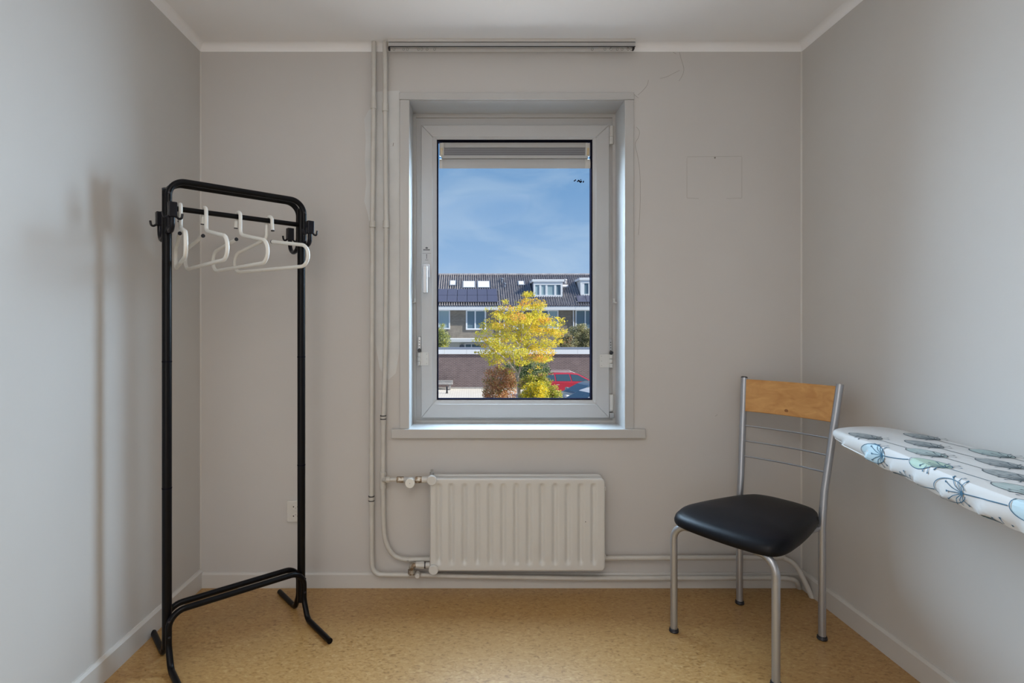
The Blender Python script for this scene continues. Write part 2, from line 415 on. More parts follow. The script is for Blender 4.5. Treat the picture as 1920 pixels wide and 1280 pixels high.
# sealed wall corners
for i, (x, sg) in enumerate(((XL, 1), (XR, -1))):
    struct(MB().prism([(x, 0), (x+sg*.005, 0), (x, -.005)], 'z', .068, ZC-.03).build('trim_%d' % (4+i), TRIMW))
# baseboards
struct(MB().prism([(0, 0), (-.013, 0), (-.013, .060), (-.006, .068), (0, .068)], 'x', XL, XR).build('baseboard_back', TRIMW))
struct(MB().prism([(XL, 0), (XL+.013, 0), (XL+.013, .074), (XL+.006, .084), (XL, .084)], 'y', YF, 0).build('baseboard_left', TRIMW))
struct(MB().prism([(XR, 0), (XR-.013, 0), (XR-.013, .074), (XR-.006, .084), (XR, .084)], 'y', YF, 0).build('baseboard_right', TRIMW))

# ------------------------------------------------------------------ window
win = bpy.data.objects.new('window_1', None); COL.objects.link(win); win['kind'] = 'structure'
win['label'] = 'tilt window in a white frame with grey trickle vent on top'
CO0, CO1, CZT = -.325, .743, 2.261
MB().box(CO0, WX0, -.012, .0, WZ0, WZ1).build('casing', WINW, win, bevel=.002)
MB().box(WX1, CO1, -.012, .0, WZ0, WZ1).build('casing', WINW, win, bevel=.002)
MB().box(CO0-.002, CO1+.002, -.013, .0, WZ1+.0015, CZT).build('casing', WINW, win, bevel=.002)
for nm, bx in (('reveal_lining', (WX0-L+.001, WX0, .0005, TH, WZ0, WZ1+L-.001)), ('reveal_lining', (WX1, WX1+L-.001, .0005, TH, WZ0, WZ1+L-.001)), ('reveal_lining', (WX0, WX1, .0005, TH, WZ1, WZ1+L-.001))):
    MB().box(*bx).build(nm, WINW, win)
sill = MB()
sill.box(-.362, .795, -.022, -.0005, .684, .726); sill.box(WX0-.017, WX1+.017, -.0005, TH-.02, .686, .726)
sill.build('sill', WINW, win, bevel=.003)
def ringframe(x0, x1, z0, z1, i0, i1, j0, j1, y0, y1, mi=0, mb=None):
    """rectangular frame between an outer and an inner rectangle, mitred"""
    mb = mb or MB()
    o = [(x0, z0), (x1, z0), (x1, z1), (x0, z1)]; n = [(i0, j0), (i1, j0), (i1, j1), (i0, j1)]
    for k in range(4):
        a, c = o[k], o[(k+1) % 4]; d, e2 = n[k], n[(k+1) % 4]
        vs_ = [(p[0], y, p[1]) for y in (y0, y1) for p in (a, c, e2, d)]
        mb.add(vs_, [(3,2,1,0),(4,5,6,7),(0,1,5,4),(1,2,6,5),(2,3,7,6),(3,0,4,7)], mi)
    return mb
# fixed frame
YFr = .158
fx0, fx1, fz0, fz1 = WX0, WX1, WZ0, WZ1
ringframe(fx0, fx1, fz0, fz1, fx0+.014, fx1-.014, fz0+.012, fz1-.018, YFr-.012, .24).build('outer_frame_bead', WINW, win)
ringframe(fx0+.014, fx1-.014, fz0+.012, fz1-.018, -.215, .645, .775, 2.145, YFr, .235).build('outer_frame', PVC, win)
# opening sash, four mitred members
S = dict(x0=-.241, x1=.671, z0=.7505, z1=2.170, i0=-.186, i1=.607, j0=.818, j1=2.112)
o4 = [(S['x0'], S['z0']), (S['x1'], S['z0']), (S['x1'], S['z1']), (S['x0'], S['z1'])]; n4 = [(S['i0'], S['j0']), (S['i1'], S['j0']), (S['i1'], S['j1']), (S['i0'], S['j1'])]
g4 = [(-.166, .836), (.592, .836), (.592, 2.1035), (-.166, 2.1035)]
SY0, SY1 = .140, .157
for k in range(4):
    a, c, d, e2 = o4[k], o4[(k+1) % 4], n4[k], n4[(k+1) % 4]; g0, g1 = g4[k], g4[(k+1) % 4]
    sh = .0002
    ux, uz = (c[0]-a[0]), (c[1]-a[1]); ln = math.hypot(ux, uz); ux /= ln; uz /= ln
    a = (a[0]+ux*sh, a[1]+uz*sh); c = (c[0]-ux*sh, c[1]-uz*sh); d = (d[0]+ux*sh, d[1]+uz*sh); e2 = (e2[0]-ux*sh, e2[1]-uz*sh)
    mb = MB()
    V = [(a[0], SY0, a[1]), (c[0], SY0, c[1]), (e2[0], SY0, e2[1]), (d[0], SY0, d[1]), (a[0], SY1, a[1]), (c[0], SY1, c[1]), (e2[0], SY1, e2[1]), (d[0], SY1, d[1])]
    mb.add(V, [(3,2,1,0),(4,5,6,7),(0,1,5,4),(1,2,6,5),(2,3,7,6),(3,0,4,7)])
    mb.build('sash_rail' if k % 2 == 0 else 'sash_stile', PVC, win, bevel=.0025)
    # glazing bead sloping in to the pane
    V = [(d[0], SY0+.004, d[1]), (e2[0], SY0+.004, e2[1]), (g1[0], SY0+.011, g1[1]), (g0[0], SY0+.011, g0[1]), (d[0], .186, d[1]), (e2[0], .186, e2[1]), (g1[0], .186, g1[1]), (g0[0], .186, g0[1])]
    MB().add(V, [(3,2,1,0),(4,5,6,7),(0,1,5,4),(1,2,6,5),(2,3,7,6),(3,0,4,7)]).build('glazing_bead', PVC, win)
ringframe(-.1657, .5917, .8363, 2.1032, -.1605, .5865, .8415, 2.098, .1535, .1925).build('gasket', RUBBER, win)
pane = MB().box(-.186, .607, .192, .1945, .818, 2.112).build('pane', GLASS, win)
ringframe(-.215, .645, .80, 2.145, -.180, .610, .822, 2.125, .198, .234).build('outer_sash', PVC, win)
# specks on the pane
for dx, dz, r in ((-8, -1, .0035), (-6, -2.5, .0035), (-2, 0, .0035), (0, -1.5, .0045), (2, 0, .0045), (3.5, 1.5, .004), (5, 0, .004), (4, -3, .003), (9, 0, .0035), (8.6, 1.5, .003)):
    p = at(1085+dx, 340+dz, .1915)
    MB().lathe(p, (0, -1, 0), [(0, r), (.0008, r*.7)], 7).build('speck', RUBBER, win)
# trickle vent on the upper edge of the pane
vent = MB()
vx0, vx1 = at(828, 0, .18).x, at(1102, 0, .18).x
zt, zm0, zm1, zl0, zl1 = at(0,268,.18).z, at(0,277,.18).z, at(0,292,.18).z, at(0,298,.18).z, at(0,317,.18).z
vent.box(vx0, vx1, .172, .191, zm0, zt); vent.box(vx0, vx1, .172, .191, zl0, zm1)
vent.box(vx0, vx1, .186, .191, zm1, zm0)
vent_o = vent.build('trickle_vent', ALU, win, bevel=.002)
mesh_p = MB().box(vx0+.012, vx1-.012, .178, .1795, zm1, zm0).build('mesh_screen', MESHG, vent_o)
hole = MB(); nh = 120
for i in range(nh):
    for j in range(4):
        x = vx0+.016+(vx1-vx0-.032)*(i+.5*(j % 2))/nh; z = zm1+.006+(zm0-zm1-.012)*j/3
        hole.add([(x-.0011,.1776,z-.0022),(x+.0011,.1776,z-.0022),(x+.0011,.1776,z+.0022),(x-.0011,.1776,z+.0022)], [(0,1,2,3)])
tag(hole.build('perforation', BLACK, vent_o, fix=False), kind='stuff')
fl = MB(); prof = []
zc = (zl0+zl1)/2; hh = (zl0-zl1)/2
prof = [(.191, zl0), (.176, zl0-.001), (.168, zl0-.008), (.164, zc), (.165, zl1+.006), (.169, zl1), (.191, zl1+.013)]
fl.prism(prof, 'x', vx0+.004, vx1-.016); fl.build('flap', ALU, vent_o, smooth=True)
for sx, xa, xb in ((0, vx0-.010, vx0+.0038), (1, vx1-.0155, vx1+.010)):
    MB().prism(prof, 'x', xa, xb).build('flap_end', CREAM, vent_o, smooth=True)
    xa2, xb2 = (vx0-.010, vx0+.012) if sx == 0 else (vx1-.012, vx1+.010)
    MB().box(xa2, xb2, .170, .1775, zm1-.004, zt-.002).build('end_cap', CREAM, vent_o, bevel=.0015)
    xm = (xa2+xb2)/2
    MB().box(xm-.005, xm+.005, .1665, .1705, zm1, zm0-.004).build('slide_lever', YELLOWED, vent_o, bevel=.001)
    MB().box(xm-.006, xm+.006, .162, .170, zm1-.010, zm1-.003).build('slide_button', CREAM, vent_o, bevel=.001)
# handle
hp = at(799.5, 505, SY0)
h = MB(); h.prism(rrect(hp.x-.016, hp.x+.016, hp.z-.040, hp.z+.026, .006), 'y', SY0-.010, SY0-.0003)
h_o = h.build('handle', SILVER, win, bevel=.002)
MB().lathe((hp.x-.004, SY0-.010, hp.z), (0, -1, 0), [(0, .012), (.022, .011), (.034, .012), (.038, .010)], 18).build('handle_neck', SILVER, h_o, smooth=True)
lv = MB(); lv.prism(rrect(hp.x-.0135, hp.x+.0085, hp.z-.118, hp.z+.013, .006), 'y', SY0-.050, SY0-.036); lv.build('handle_lever', SILVER, h_o, bevel=.004, seg=3)
MB().lathe((hp.x-.004, SY0-.049, hp.z), (0, -1, 0), [(0, .0055), (.0035, .0055)], 14).build('lock_button', STEEL, h_o)
# small sticker above the handle: a crown-like mark over a word too small to read, an arrow
st = MB(); sx, sz = at(800, 478, SY0).x, at(800, 478, SY0).z
def stp(x, z): return (sx+x*.0026, sz+z*.0026)
def flat(mb, poly, mi=0, y=SY0-.0009): mb.add([(p[0], y, p[1]) for p in poly], [tuple(range(len(poly)))], mi)
bk = MB(); bk.prism([stp(-8,-11), stp(8,-11), stp(8,19), stp(-8,19)], 'y', SY0-.0006, SY0+.0002)
sticker = bk.build('sticker', PVC, win)
flat(st, [stp(-2,12), stp(2,12), stp(2.4,15), stp(1,13.8), stp(0,16), stp(-1,13.8), stp(-2.4,15)])
for i in range(6): flat(st, [stp(-6+i*2.05,8.4), stp(-4.5+i*2.05,8.4), stp(-4.5+i*2.05,11), stp(-6+i*2.05,11)])
flat(st, [stp(-8,3), stp(8,3), stp(8,3.4), stp(-8,3.4)])
flat(st, [stp(-.5,-7), stp(.5,-7), stp(.5,0), stp(1.2,0), stp(0,2), stp(-1.2,0), stp(-.5,0)])
flat(st, [stp(-3,-9.5), stp(3,-9.5), stp(3,-8.9), stp(-3,-8.9)])
st.build('sticker_print', BLACK, sticker)
# hinges on the right, child locks on both sides
def hinge(px, y0, y1, split):
    a, c = at(px, y1, .147), at(px, y0, .147); m_ = a.lerp(c, split)
    g = MB(); g.cyl(a, m_-Vector((0,0,.0008)), .0115, 16); g.cyl(m_+Vector((0,0,.0008)), c, .0115, 16)
    return g.build('hinge', CREAM, win, smooth=True)
hinge(1146.5, 237, 271, .4); hinge(1146.5, 739, 770, .05)
MB().box(*[v for v in (at(1142,0,.150).x, at(1151,0,.150).x)], .136, .158, at(0,783,.147).z, at(0,773,.147).z).build('hinge_foot', STEEL, win, bevel=.003)
for s_, pxp0, pxp1, pxb, ly in ((0, 785, 804, 786, 672), (1, 1124, 1144, 1146, 676)):
    z0, z1 = at(0, ly+13, .136).z, at(0, ly-12, .136).z
    lk = MB().box(at(pxp0,0,.138).x, at(pxp1,0,.138).x, .1355, .1398, z0, z1).build('child_lock', CREAM, win, bevel=.002)
    xb = at(pxb, 0, .136).x
    for q in range(3):
        MB().cyl((xb, .136, z0+.001+q*(z1-z0)/3), (xb, .136, z0-.002+(q+1)*(z1-z0)/3), .008, 14).build('lock_barrel', CREAM, lk, smooth=True)
    MB().lathe((xb, .134, z1+.008), (0, -1, 0), [(0, .009), (.008, .008)], 12).build('lock_knob', BLACK, lk)
    MB().box(xb-.0085, xb+.0085, .146, .157, z1+.004, z1+.075).build('lock_track', STEEL, lk, bevel=.003)
    for q in range(4): MB().lathe((xb, .146, z1+.018+q*.013), (0, -1, 0), [(0, .0025), (.0012, .002)], 8).build('track_hole', BLACK, lk)
    xs = [at(pxp1-4,0,.135).x, at(pxp0+4,0,.135).x][s_]
    for q in (.15, .5, .85): MB().lathe((xs, .1355, z0+(z1-z0)*q), (0, -1, 0), [(0, .0024), (.0012, .0018)], 8).build('screw', STEEL, lk)
for s_, x in ((0, WX0), (1, WX1)):
    z = at(0, 567, .12).z; sg = 1-2*s_
    k = MB(); k.tube(fillet([(x, .125, z), (x+sg*.012, .125, z), (x+sg*.012, .125, z+.02)], .006), .004, 8); k.build('cord_hook', CREAM, win, smooth=True)

# ------------------------------------------------------------------ radiator
RY = -.092
rx0, rx1, rz0, rz1 = at(806,0,RY).x, at(1135,0,RY).x, at(0,1071,RY).z, at(0,897,RY).z
rad = thing('radiator', ((rx0+rx1)/2, -.06, 0), 'white ribbed panel radiator hung under the window sill', 'radiator')
g0 = at(822.5,0,RY).x; g1 = at(1113.5,0,RY).x; pitch = (g1-g0)/12
zr0, zr1 = at(0,1056,RY).z, at(0,908,RY).z
nu, nv = 176, 40; R_ = .022
V = []; F = []
zs = sorted(set([rz0+(rz1-rz0)*j/nv for j in range(nv+1)]+[rz0+R_*(1-math.cos(a*PI/12)) for a in range(1, 7)]+[rz1-R_*(1-math.cos(a*PI/12)) for a in range(1, 7)]))
nv = len(zs)-1
for z in zs:
    dz = min(z-rz0, rz1-z); ins = R_-math.sqrt(max(0, R_*R_-(R_-dz)**2)) if dz < R_ else 0
    for i in range(nu+1):
        x = rx0+ins+(rx1-rx0-2*ins)*i/nu
        dep = 0
        if g0-pitch*.5 < x < g1+pitch*.5:
            u = (x-g0)/pitch; du = abs(u-round(u))*pitch
            # channel with round ends
            zz = max(zr0+.010-z, z-(zr1-.010), 0); dist = math.hypot(du, zz)
            dep = .0105*(1-sst(.0, .0175, dist))
        edge = min(x-(rx0+ins), rx1-ins-x, dz); rnd = .006*(1-math.sqrt(max(0, 1-(1-min(edge/.008, 1))**2)))
        V.append((x, RY+dep+rnd, z))
for j in range(nv):
    for i in range(nu): a = j*(nu+1)+i; F.append((a, a+1, a+nu+2, a+nu+1))
fp = MB(); fp.add(V, F)
ring = [i for i in range(nu+1)]+[j*(nu+1)+nu for j in range(1, nv+1)]+[nv*(nu+1)+i for i in range(nu-1, -1, -1)]+[j*(nu+1) for j in range(nv-1, 0, -1)]
o_ = len(fp.v); back = [(fp.v[i][0], RY+.020, fp.v[i][2]) for i in ring]; n_ = len(ring)
fp.v += back; fp.f += [(ring[i], o_+i, o_+(i+1) % n_, ring[(i+1) % n_]) for i in range(n_)]+[tuple(o_+i for i in range(n_))]; fp.m += [0]*(n_+1)
fp.build('front_panel', RADW, rad, smooth=True)
MB().prism(rrect(rx0+.004, rx1-.002, rz0+.004, rz1+.006, .022), 'y', -.050, -.034).build('rear_panel', RADW, rad, bevel=.004)
MB().box(rx0+.02, rx1-.02, -.072, -.050, rz1-.028, rz1-.012).build('header_tube', RADW, rad)
MB().box(rx0+.02, rx1-.02, -.072, -.050, rz0+.012, rz0+.028).build('header_tube', RADW, rad)
for zq in (rz1-.05, rz0+.06):
    MB().box(rx1-.002, rx1+.006, -.080, -.034, zq-.008, zq+.008).build('side_clip', RADW, rad, bevel=.002)
for xq in (rx0+.12, rx1-.12): MB().box(xq-.015, xq+.015, -.034, -.0005, rz0+.05, rz1-.04).build('wall_bracket', RADW, rad)
for (px, py) in ((810, 899), (813, 1066)):
    p = at(px, py, -.092)
    MB().lathe((p.x, -.040, p.z), (0, -1, 0), [(0, .014), (.050, .014), (.052, .0215), (.066, .0215), (.069, .019)], 24).build('end_plug', RADW, rad, smooth=True)
p = at(810, 886, -.07)
MB().lathe((p.x, -.07, p.z-.012), (0, 0, 1), [(0, .010), (.014, .010), (.016, .006), (.026, .006)], 14).build('bleed_valve', STEEL, rad, smooth=True)
MB().lathe(at(1098, 978, RY-.0006), (0, -1, 0), [(0, .0022), (.0006, .0015)], 8).build('paint_chip', BLACK, rad)
# supply valve between riser and radiator (top) and lockshield below
val = thing('radiator_valve', at(745, 899, -.06), 'radiator valve with worn brass nuts and round white cap beside upper corner', 'valve')
zq = at(0, 899, -.06).z
def seg(nm, pa, pb, r, m, par, n=16, yy=-.06, z=None):
    z = zq if z is None else z
    return MB().cyl((at(pa,0,yy).x, yy, z), (at(pb,0,yy).x, yy, z), r, n).build(nm, m, par, smooth=n > 8)
seg('nut', 724.5, 731, .0135, PIPEW, val, 8); seg('tail', 731, 744, .0085, PIPEW, val)
seg('brass_nut', 744, 757, .0145, BRASS, val, 6); seg('body', 757, 780, .0125, ALU, val); seg('brass_nut', 779, 791, .0150, BRASS, val, 6); seg('tail', 791, 803.5, .0140, RADW, val)
p = at(770, 902, -.07)
MB().lathe((p.x, -.055, p.z), (0, -1, 0), [(0, .010), (.020, .012), (.022, .021), (.044, .022), (.048, .020)], 24).build('cap', HANGER, val, smooth=True)
MB().lathe((p.x, -.1025, p.z), (0, -1, 0), [(0, .0025), (.0012, .002)], 10).build('cap_screw', STEEL, val)
ls = thing('lockshield_valve', at(775, 1060, -.05), 'painted lockshield valve with brass body at lower corner of radiator', 'valve')
zl = at(0, 1058, -.05).z
seg('nut', 780, 788, .0150, PIPEW, ls, 8, -.055, zl); seg('nut', 788, 795, .0165, PIPEW, ls, 8, -.055, zl); seg('tail', 795, 806, .0125, RADW, ls, 14, -.055, zl)
seg('ring', 796, 798, .0145, BLACK, ls, 14, -.055, zl)
pa = at(772, 1058, -.055)
MB().tube(fillet([(at(781,0,-.055).x, -.055, zl), (pa.x, -.055, zl), (pa.x, -.055, at(0,1072,-.055).z)], .01), .0125, 14).build('elbow', BRASS, ls, smooth=True)
MB().cyl((pa.x, -.055, at(0,1067,-.055).z), (pa.x, -.055, at(0,1076,-.055).z), .0165, 6).build('brass_nut', BRASS, ls)
p = at(783, 1077, -.06)
MB().lathe((p.x, -.045, p.z), (0, -1, 0), [(0, .011), (.03, .012), (.034, .009)], 14).build('drain_cap', PIPEW, ls, smooth=True)

# ------------------------------------------------------------------ heating pipes
PY = -.030
pr = .0108
pA = [at(701,66,PY), at(700.5,190,PY), at(698,420,PY), at(697,700,PY), at(696.5,935,PY), at(697,1040,PY), at(712,1076.5,PY-.008), at(762,1077.5,PY-.008), at(880,1080,PY-.006), at(1100,1084,PY), at(1300,1083.5,PY), at(1458,1082.5,PY), at(1492,1086,PY-.02), ground(1500,1106,-.01)]
pA[0].z = ZC-.001
pathA = fillet(pA[:6]+[at(698,1077,PY-.008)]+pA[7:], {5: .06, 6: .085, 12: .03, 11: .05}, 9)
pipeA = thing('heating_pipe', (pA[0].x, PY, 0), 'left riser pipe, turning low along the skirting under the radiator', 'pipe', group='white heating pipes')
MB().tube(pathA, pr, 14).build('tube', PIPEW, pipeA, smooth=True)
pB = [at(722,66,PY), at(722,195,PY), at(724,420,PY), at(723,640,PY), at(718.5,790,PY), at(718,900,PY), at(718.5,960,PY)]
pB[0].z = ZC-.001
pB += [at(722,1010,PY), at(738,1040,PY), at(765,1049,PY), at(800,1048,PY), at(1140,1046,PY), at(1440,1045,PY), at(1470,1047,PY-.005), at(1492,1060,PY-.030), at(1510,1092,PY-.055), ground(1524,1124,-.008)]
pathB = pB[:6]+catmull(pB[5:], 5)[1:]
pipeB = thing('heating_pipe', (pB[0].x, PY, 0), 'right riser pipe nearest the window casing, curving behind the radiator to the floor corner', 'pipe', group='white heating pipes')
MB().tube(pathB, pr, 14).build('tube', PIPEW, pipeB, smooth=True)
def collar(par, px, y0, y1, r=.0135, m=None, yy=PY):
    MB().cyl(at(px,y0,yy), at(px,y1,yy), r, 16).build('collar', m or PIPEW, par, smooth=True)
collar(pipeA, 700.5, 189, 204); collar(pipeB, 722, 194, 209); collar(pipeA, 698.2, 415, 426, .0145); collar(pipeB, 723.8, 414, 427, .0145)
collar(pipeA, 696.5, 931, 946, .0130); collar(pipeB, 718.5, 779, 795, .0130)
for par, px, ys in ((pipeA, 696.5, (930, 938)), (pipeB, 718.5, (779, 785))):
    for y_ in ys: collar(par, px, y_-.8, y_+.8, .0142, BLACK)
for y_ in (887, 912): collar(pipeB, 718, y_-3, y_+3, .0150)
collar(pipeB, 718, 890, 909, .0132)
MB().cyl(at(718,899,PY), at(726,899,PY-.03), .0115, 14).build('tee', PIPEW, pipeB, smooth=True)
for par, px, py in ((pipeA, 698, 420), (pipeB, 724, 420)):
    p = at(px, py, PY); MB().box(p.x-.006, p.x+.006, PY+.010, -.0018, p.z-.008, p.z+.008).build('wall_clip', PIPEW, par)

# ------------------------------------------------------------------ curtain rail
ry = -.045
cx0, cx1 = at(729, 0, ry).x, at(1190, 0, ry).x
rail = thing('curtain_rail', ((cx0+cx1)/2, ry, ZC), 'thin pale ceiling curtain rail with small gliders above the window', 'curtain rail')
MB().box(cx0, cx1, ry-.012, ry+.012, ZC-.014, ZC-.0003).build('batten', TRIMW, rail, bevel=.001)
ZT = ZC-.0155
MB().box(cx0, cx1, ry-.009, ry+.009, ZT-.020, ZT).build('track', ALU, rail, bevel=.001)
MB().box(cx0, cx1, ry-.0105, ry-.0092, ZT-.0215, ZT-.0180).build('slot_shade_strip', BLACK, rail)
MB().box(cx0, cx1, ry-.0100, ry+.009, ZT, ZT+.0015).build('slot_shade_strip', BLACK, rail)  # black strip painting the shade in the gap above the track
for px in (739, 757, 764, 785, 791, 801, 815, 1110, 1134, 1145, 1157, 1166, 1177, 1183):
    x = at(px, 0, ry).x; c = Vector((x, ry-.004, ZT-.028))
    MB().tube([c+Vector((.0045*math.cos(a*PI/5), 0, .0065*math.sin(a*PI/5))) for a in range(10)], .0013, 6, closed=True).build('glider', STEEL, rail, smooth=True)
for px in (730, 1187): MB().box(at(px,0,ry).x-.004, at(px,0,ry).x+.004, ry-.011, ry+.008, ZT-.031, ZT-.020).build('end_stop', BLACK, rail, bevel=.001)

# ------------------------------------------------------------------ wall socket
sa, sb = at(539, 937, 0), at(570, 977, 0)
sock = thing('wall_socket', ((sa.x+sb.x)/2, 0, sb.z), 'cream double wall socket half hidden by the rack post', 'socket')
MB().prism(rrect(sa.x, sb.x, sb.z, sa.z, .008), 'y', -.012, -.0005).build('plate', SOCKW, sock, bevel=.003)
for q, (py, fl_) in enumerate(((949.5, -1), (967, 1))):
    c = at(554.5, py, -.012)
    well = MB().lathe((c.x, -.0125, c.z), (0, -1, 0), [(0, .0205), (.003, .0205), (.0032, .0185), (.0015, .0180)], 28).build('outlet', SOCKW, sock, smooth=True)
    for dx in (-.0095, .0095): MB().lathe((c.x+dx, -.0138, c.z), (0, -1, 0), [(0, .003), (.0006, .003)], 12).build('pin_hole', BLACK, well)
    MB().lathe((c.x, -.0138, c.z+fl_*.006), (0, -1, 0), [(0, .0026), (.0006, .0026)], 12).build('pin_hole', STEEL, well)

# ------------------------------------------------------------------ clothes rack
A0 = Vector((-1.0716, -.565, 0)); B0 = Vector((-.6996, -.245, 0))
RD = (B0-A0).normalized(); FD = Vector((RD.y, -RD.x, 0)); Zv = Vector((0, 0, 1))
rack = thing('clothes_rack', (A0+B0)/2, 'black tubular metal clothes rack standing in the left corner', 'clothes rack')
for base in (A0, B0):
    post = MB().cyl(base+Zv*.06, base+Zv*1.672, .0158, 20).build('post', BLACKP, rack, smooth=True)
    for z in (.62, 1.065): MB().cyl(base+Zv*z, base+Zv*(z+.004), .0163, 20).build('joint_ring', STEEL if False else RUBBER, post)
    MB().lathe(base+Zv*1.672, (0, 0, 1), [(0, .0162), (.004, .0162), (.006, .012)], 18).build('post_cap', BLACK, post, smooth=True)
tr = .0108
for sg in (1, -1):
    off = FD*sg*.0268
    # lower frame: foot, upright, cross rail, upright, foot
    ft = .262 if sg > 0 else .236
    la, lb = A0+off, B0+off
    pts = [la+FD*sg*(ft-.027)+Zv*tr, la+FD*sg*.035+Zv*tr, la+Zv*.075, la+Zv*.192, lb+Zv*.192, lb+Zv*.075, lb+FD*sg*.035+Zv*tr, lb+FD*sg*(ft-.027)+Zv*tr]
    MB().tube(fillet(pts, {1: .035, 2: .06, 3: .055, 4: .055, 5: .06, 6: .035}, 9), tr, 14).build('foot_frame', BLACKP, rack, smooth=True)
    # upper frame
    pts = [la+Zv*1.515, la+Zv*1.703, lb+Zv*1.703, lb+Zv*1.515]
    MB().tube(fillet(pts, {1: .055, 2: .055}, 10), tr, 14).build('top_frame', BLACKP, rack, smooth=True)
    for pb in (la, lb):
        for z in (.11, .165, 1.54, 1.655):
            MB().lathe(pb+FD*sg*(tr-.001)+Zv*z, FD*sg, [(0, .0045), (.0022, .004), (.003, .002)], 10).build('screw', BLACK, rack)
MB().cyl(A0+Zv*1.610+RD*.014, B0+Zv*1.610-RD*.014, .0095, 14).build('hanging_bar', BLACKP, rack, smooth=True)
def hook(base, t0, t1):
    sg = 1 if t1 > 0 else -1
    pts = []
    c = (t0+t1)/2; rr = abs(t1-t0)/2
    pts.append(base+FD*t0+Zv*1.585)
    for k in range(13):
        a = PI+PI*k/12
        pts.append(base+FD*(c-sg*rr*math.cos(a-PI))+Zv*(1.545+rr*.92*math.sin(a)))
    pts.append(base+FD*t1+Zv*1.60)
    hk = MB().tube(pts, .0088, 10).build('coat_hook', HOOKM, rack, smooth=True)
    q = base+FD*t1
    M = Matrix.Translation(q+Zv*1.588) @ Matrix(((RD.x, FD.x, 0, 0), (RD.y, FD.y, 0, 0), (0, 0, 1, 0), (0, 0, 0, 1)))
    hd = MB(); hd.box(-.0135, .0135, -.013, .013, -.026, .026); hd.v = [tuple(M @ Vector(v)) for v in hd.v]
    hd.build('hook_head', HOOKM, hk, bevel=.003)
    for s in (-1, 1):
        tp = [q+RD*s*.010+Zv*1.568, q+RD*s*.020+Zv*1.560, q+RD*s*.028+Zv*1.563, q+RD*s*.031+Zv*1.578]
        MB().tube(catmull(tp, 4), .004, 8).build('hook_tip', HOOKM, hk, smooth=True)
for base in (A0, B0): hook(base, .030, .084); hook(base, -.032, -.118)

# ------------------------------------------------------------------ hangers
BZ = 1.610
def hanger(a, dirv, flip, label):
    base = A0+(B0-A0)*a; D = Vector((dirv[0], dirv[1], 0)).normalized()
    root = thing('clothes_hanger', base+Zv*BZ, label, 'hanger', group='white tubular hangers on the rack')
    s = -1 if flip else 1
    rt = .0068; hr = .0095+rt+.0004
    def q(x, z): return base+D*(x*s)+Zv*(BZ+z)
    arc = [q(-hr*math.cos(k*PI/10), hr*math.sin(k*PI/10)) for k in range(11)]
    hookp = [q(-hr-.004, -.040), q(-hr, -.006)]+arc
    rest = fillet([q(hr, -.004), q(hr, -.070), q(.226, -.116), q(.222, -.192), q(-.222, -.192), q(-.226, -.116), q(-.018, -.084)], {1: .024, 2: .05, 3: .05, 4: .05, 5: .05}, 10)
    MB().tube(hookp+rest, rt, 12).build('frame', HANGER, root, smooth=True)
    for pa, pb in ((hookp[0], hookp[1]), (rest[-1], rest[-2])):
        d_ = (Vector(pa)-Vector(pb)).normalized(); MB().cyl(Vector(pa)-d_*.001, Vector(pa)+d_*.003, rt*1.04, 12).build('end_plug', BLACK, root)
    return root
hanger(.086, (.54, -.84), False, 'white tube hanger nearest the left post, seen edge on')
hanger(.25, (.70, -.714), False, 'second white tube hanger from the left post')
hanger(.4925, (.75, -.66), False, 'white tube hanger at the middle of the bar')
hanger(.732, (.85, -.53), True, 'white tube hanger nearest the right post, its open end facing right')

# ------------------------------------------------------------------ chair
CB = Vector((1.248, -.28, 0)); CF = Vector((-.823, -.568, 0)).normalized(); CL = Vector((-CF.y, CF.x, 0))
chair = thing('dining_chair', CB+CF*.2, 'silver tube chair with black seat and beech back panel beside right wall', 'chair')
def cp(u, v, z): return CB+CF*u+CL*v+Zv*z
lr = .0132
for s in (-1, 1):
    v0 = .160*s
    pts = [cp(0, v0, .010), cp(0, v0, .45), cp(-.015, v0*1.01, .56), cp(-.087, v0+.0266*s, .966)]
    pl = MB().tube(fillet(pts, {1: .5, 2: .5}, 8), lr, 16).build('back_leg', CHROME, chair, smooth=True)
    ax = (pts[-1]-pts[-2]).normalized()
    MB().lathe(pts[-1], ax, [(-.001, lr*1.01), (.003, lr), (.005, lr*.7)], 16).build('end_cap', BLACK if s < 0 else STEEL, pl, smooth=True)
# front legs and crossbar are one bent tube
pts = [cp(.42, -.192, .010), cp(.42, -.192, .418), cp(.40, -.05, .424), cp(.40, .05, .424), cp(.42, .192, .418), cp(.42, .192, .010)]
fl_o = MB().tube(fillet(pts, {1: .055, 2: .1, 3: .1, 4: .055}, 9), lr, 16).build('front_leg_tube', CHROME, chair, smooth=True)
for (u, v) in ((0, -.16), (0, .16), (.42, -.192), (.42, .192)):
    MB().lathe(cp(u, v, 0), (0, 0, 1), [(0, .0170), (.004, .0185), (.007, .0165), (.009, .0178), (.013, .0165), (.014, .0140)], 18).build('foot_cap', BLACK, chair, smooth=True)
for s in (-1, 1): MB().cyl(cp(.40, .12*s, .416), cp(0, .15*s, .420), .0095, 12).build('seat_rail', CHROME, chair, smooth=True)
MB().cyl(cp(0, -.16, .420), cp(0, .16, .420), .0095, 12).build('seat_rail', CHROME, chair, smooth=True)
def post_at(s, z):
    t = (z-.56)/(.966-.56); u = -.015+(-.087+.015)*t; v = .160*s*1.01+(.160*s+.0266*s-.160*s*1.01)*t
    return u, v
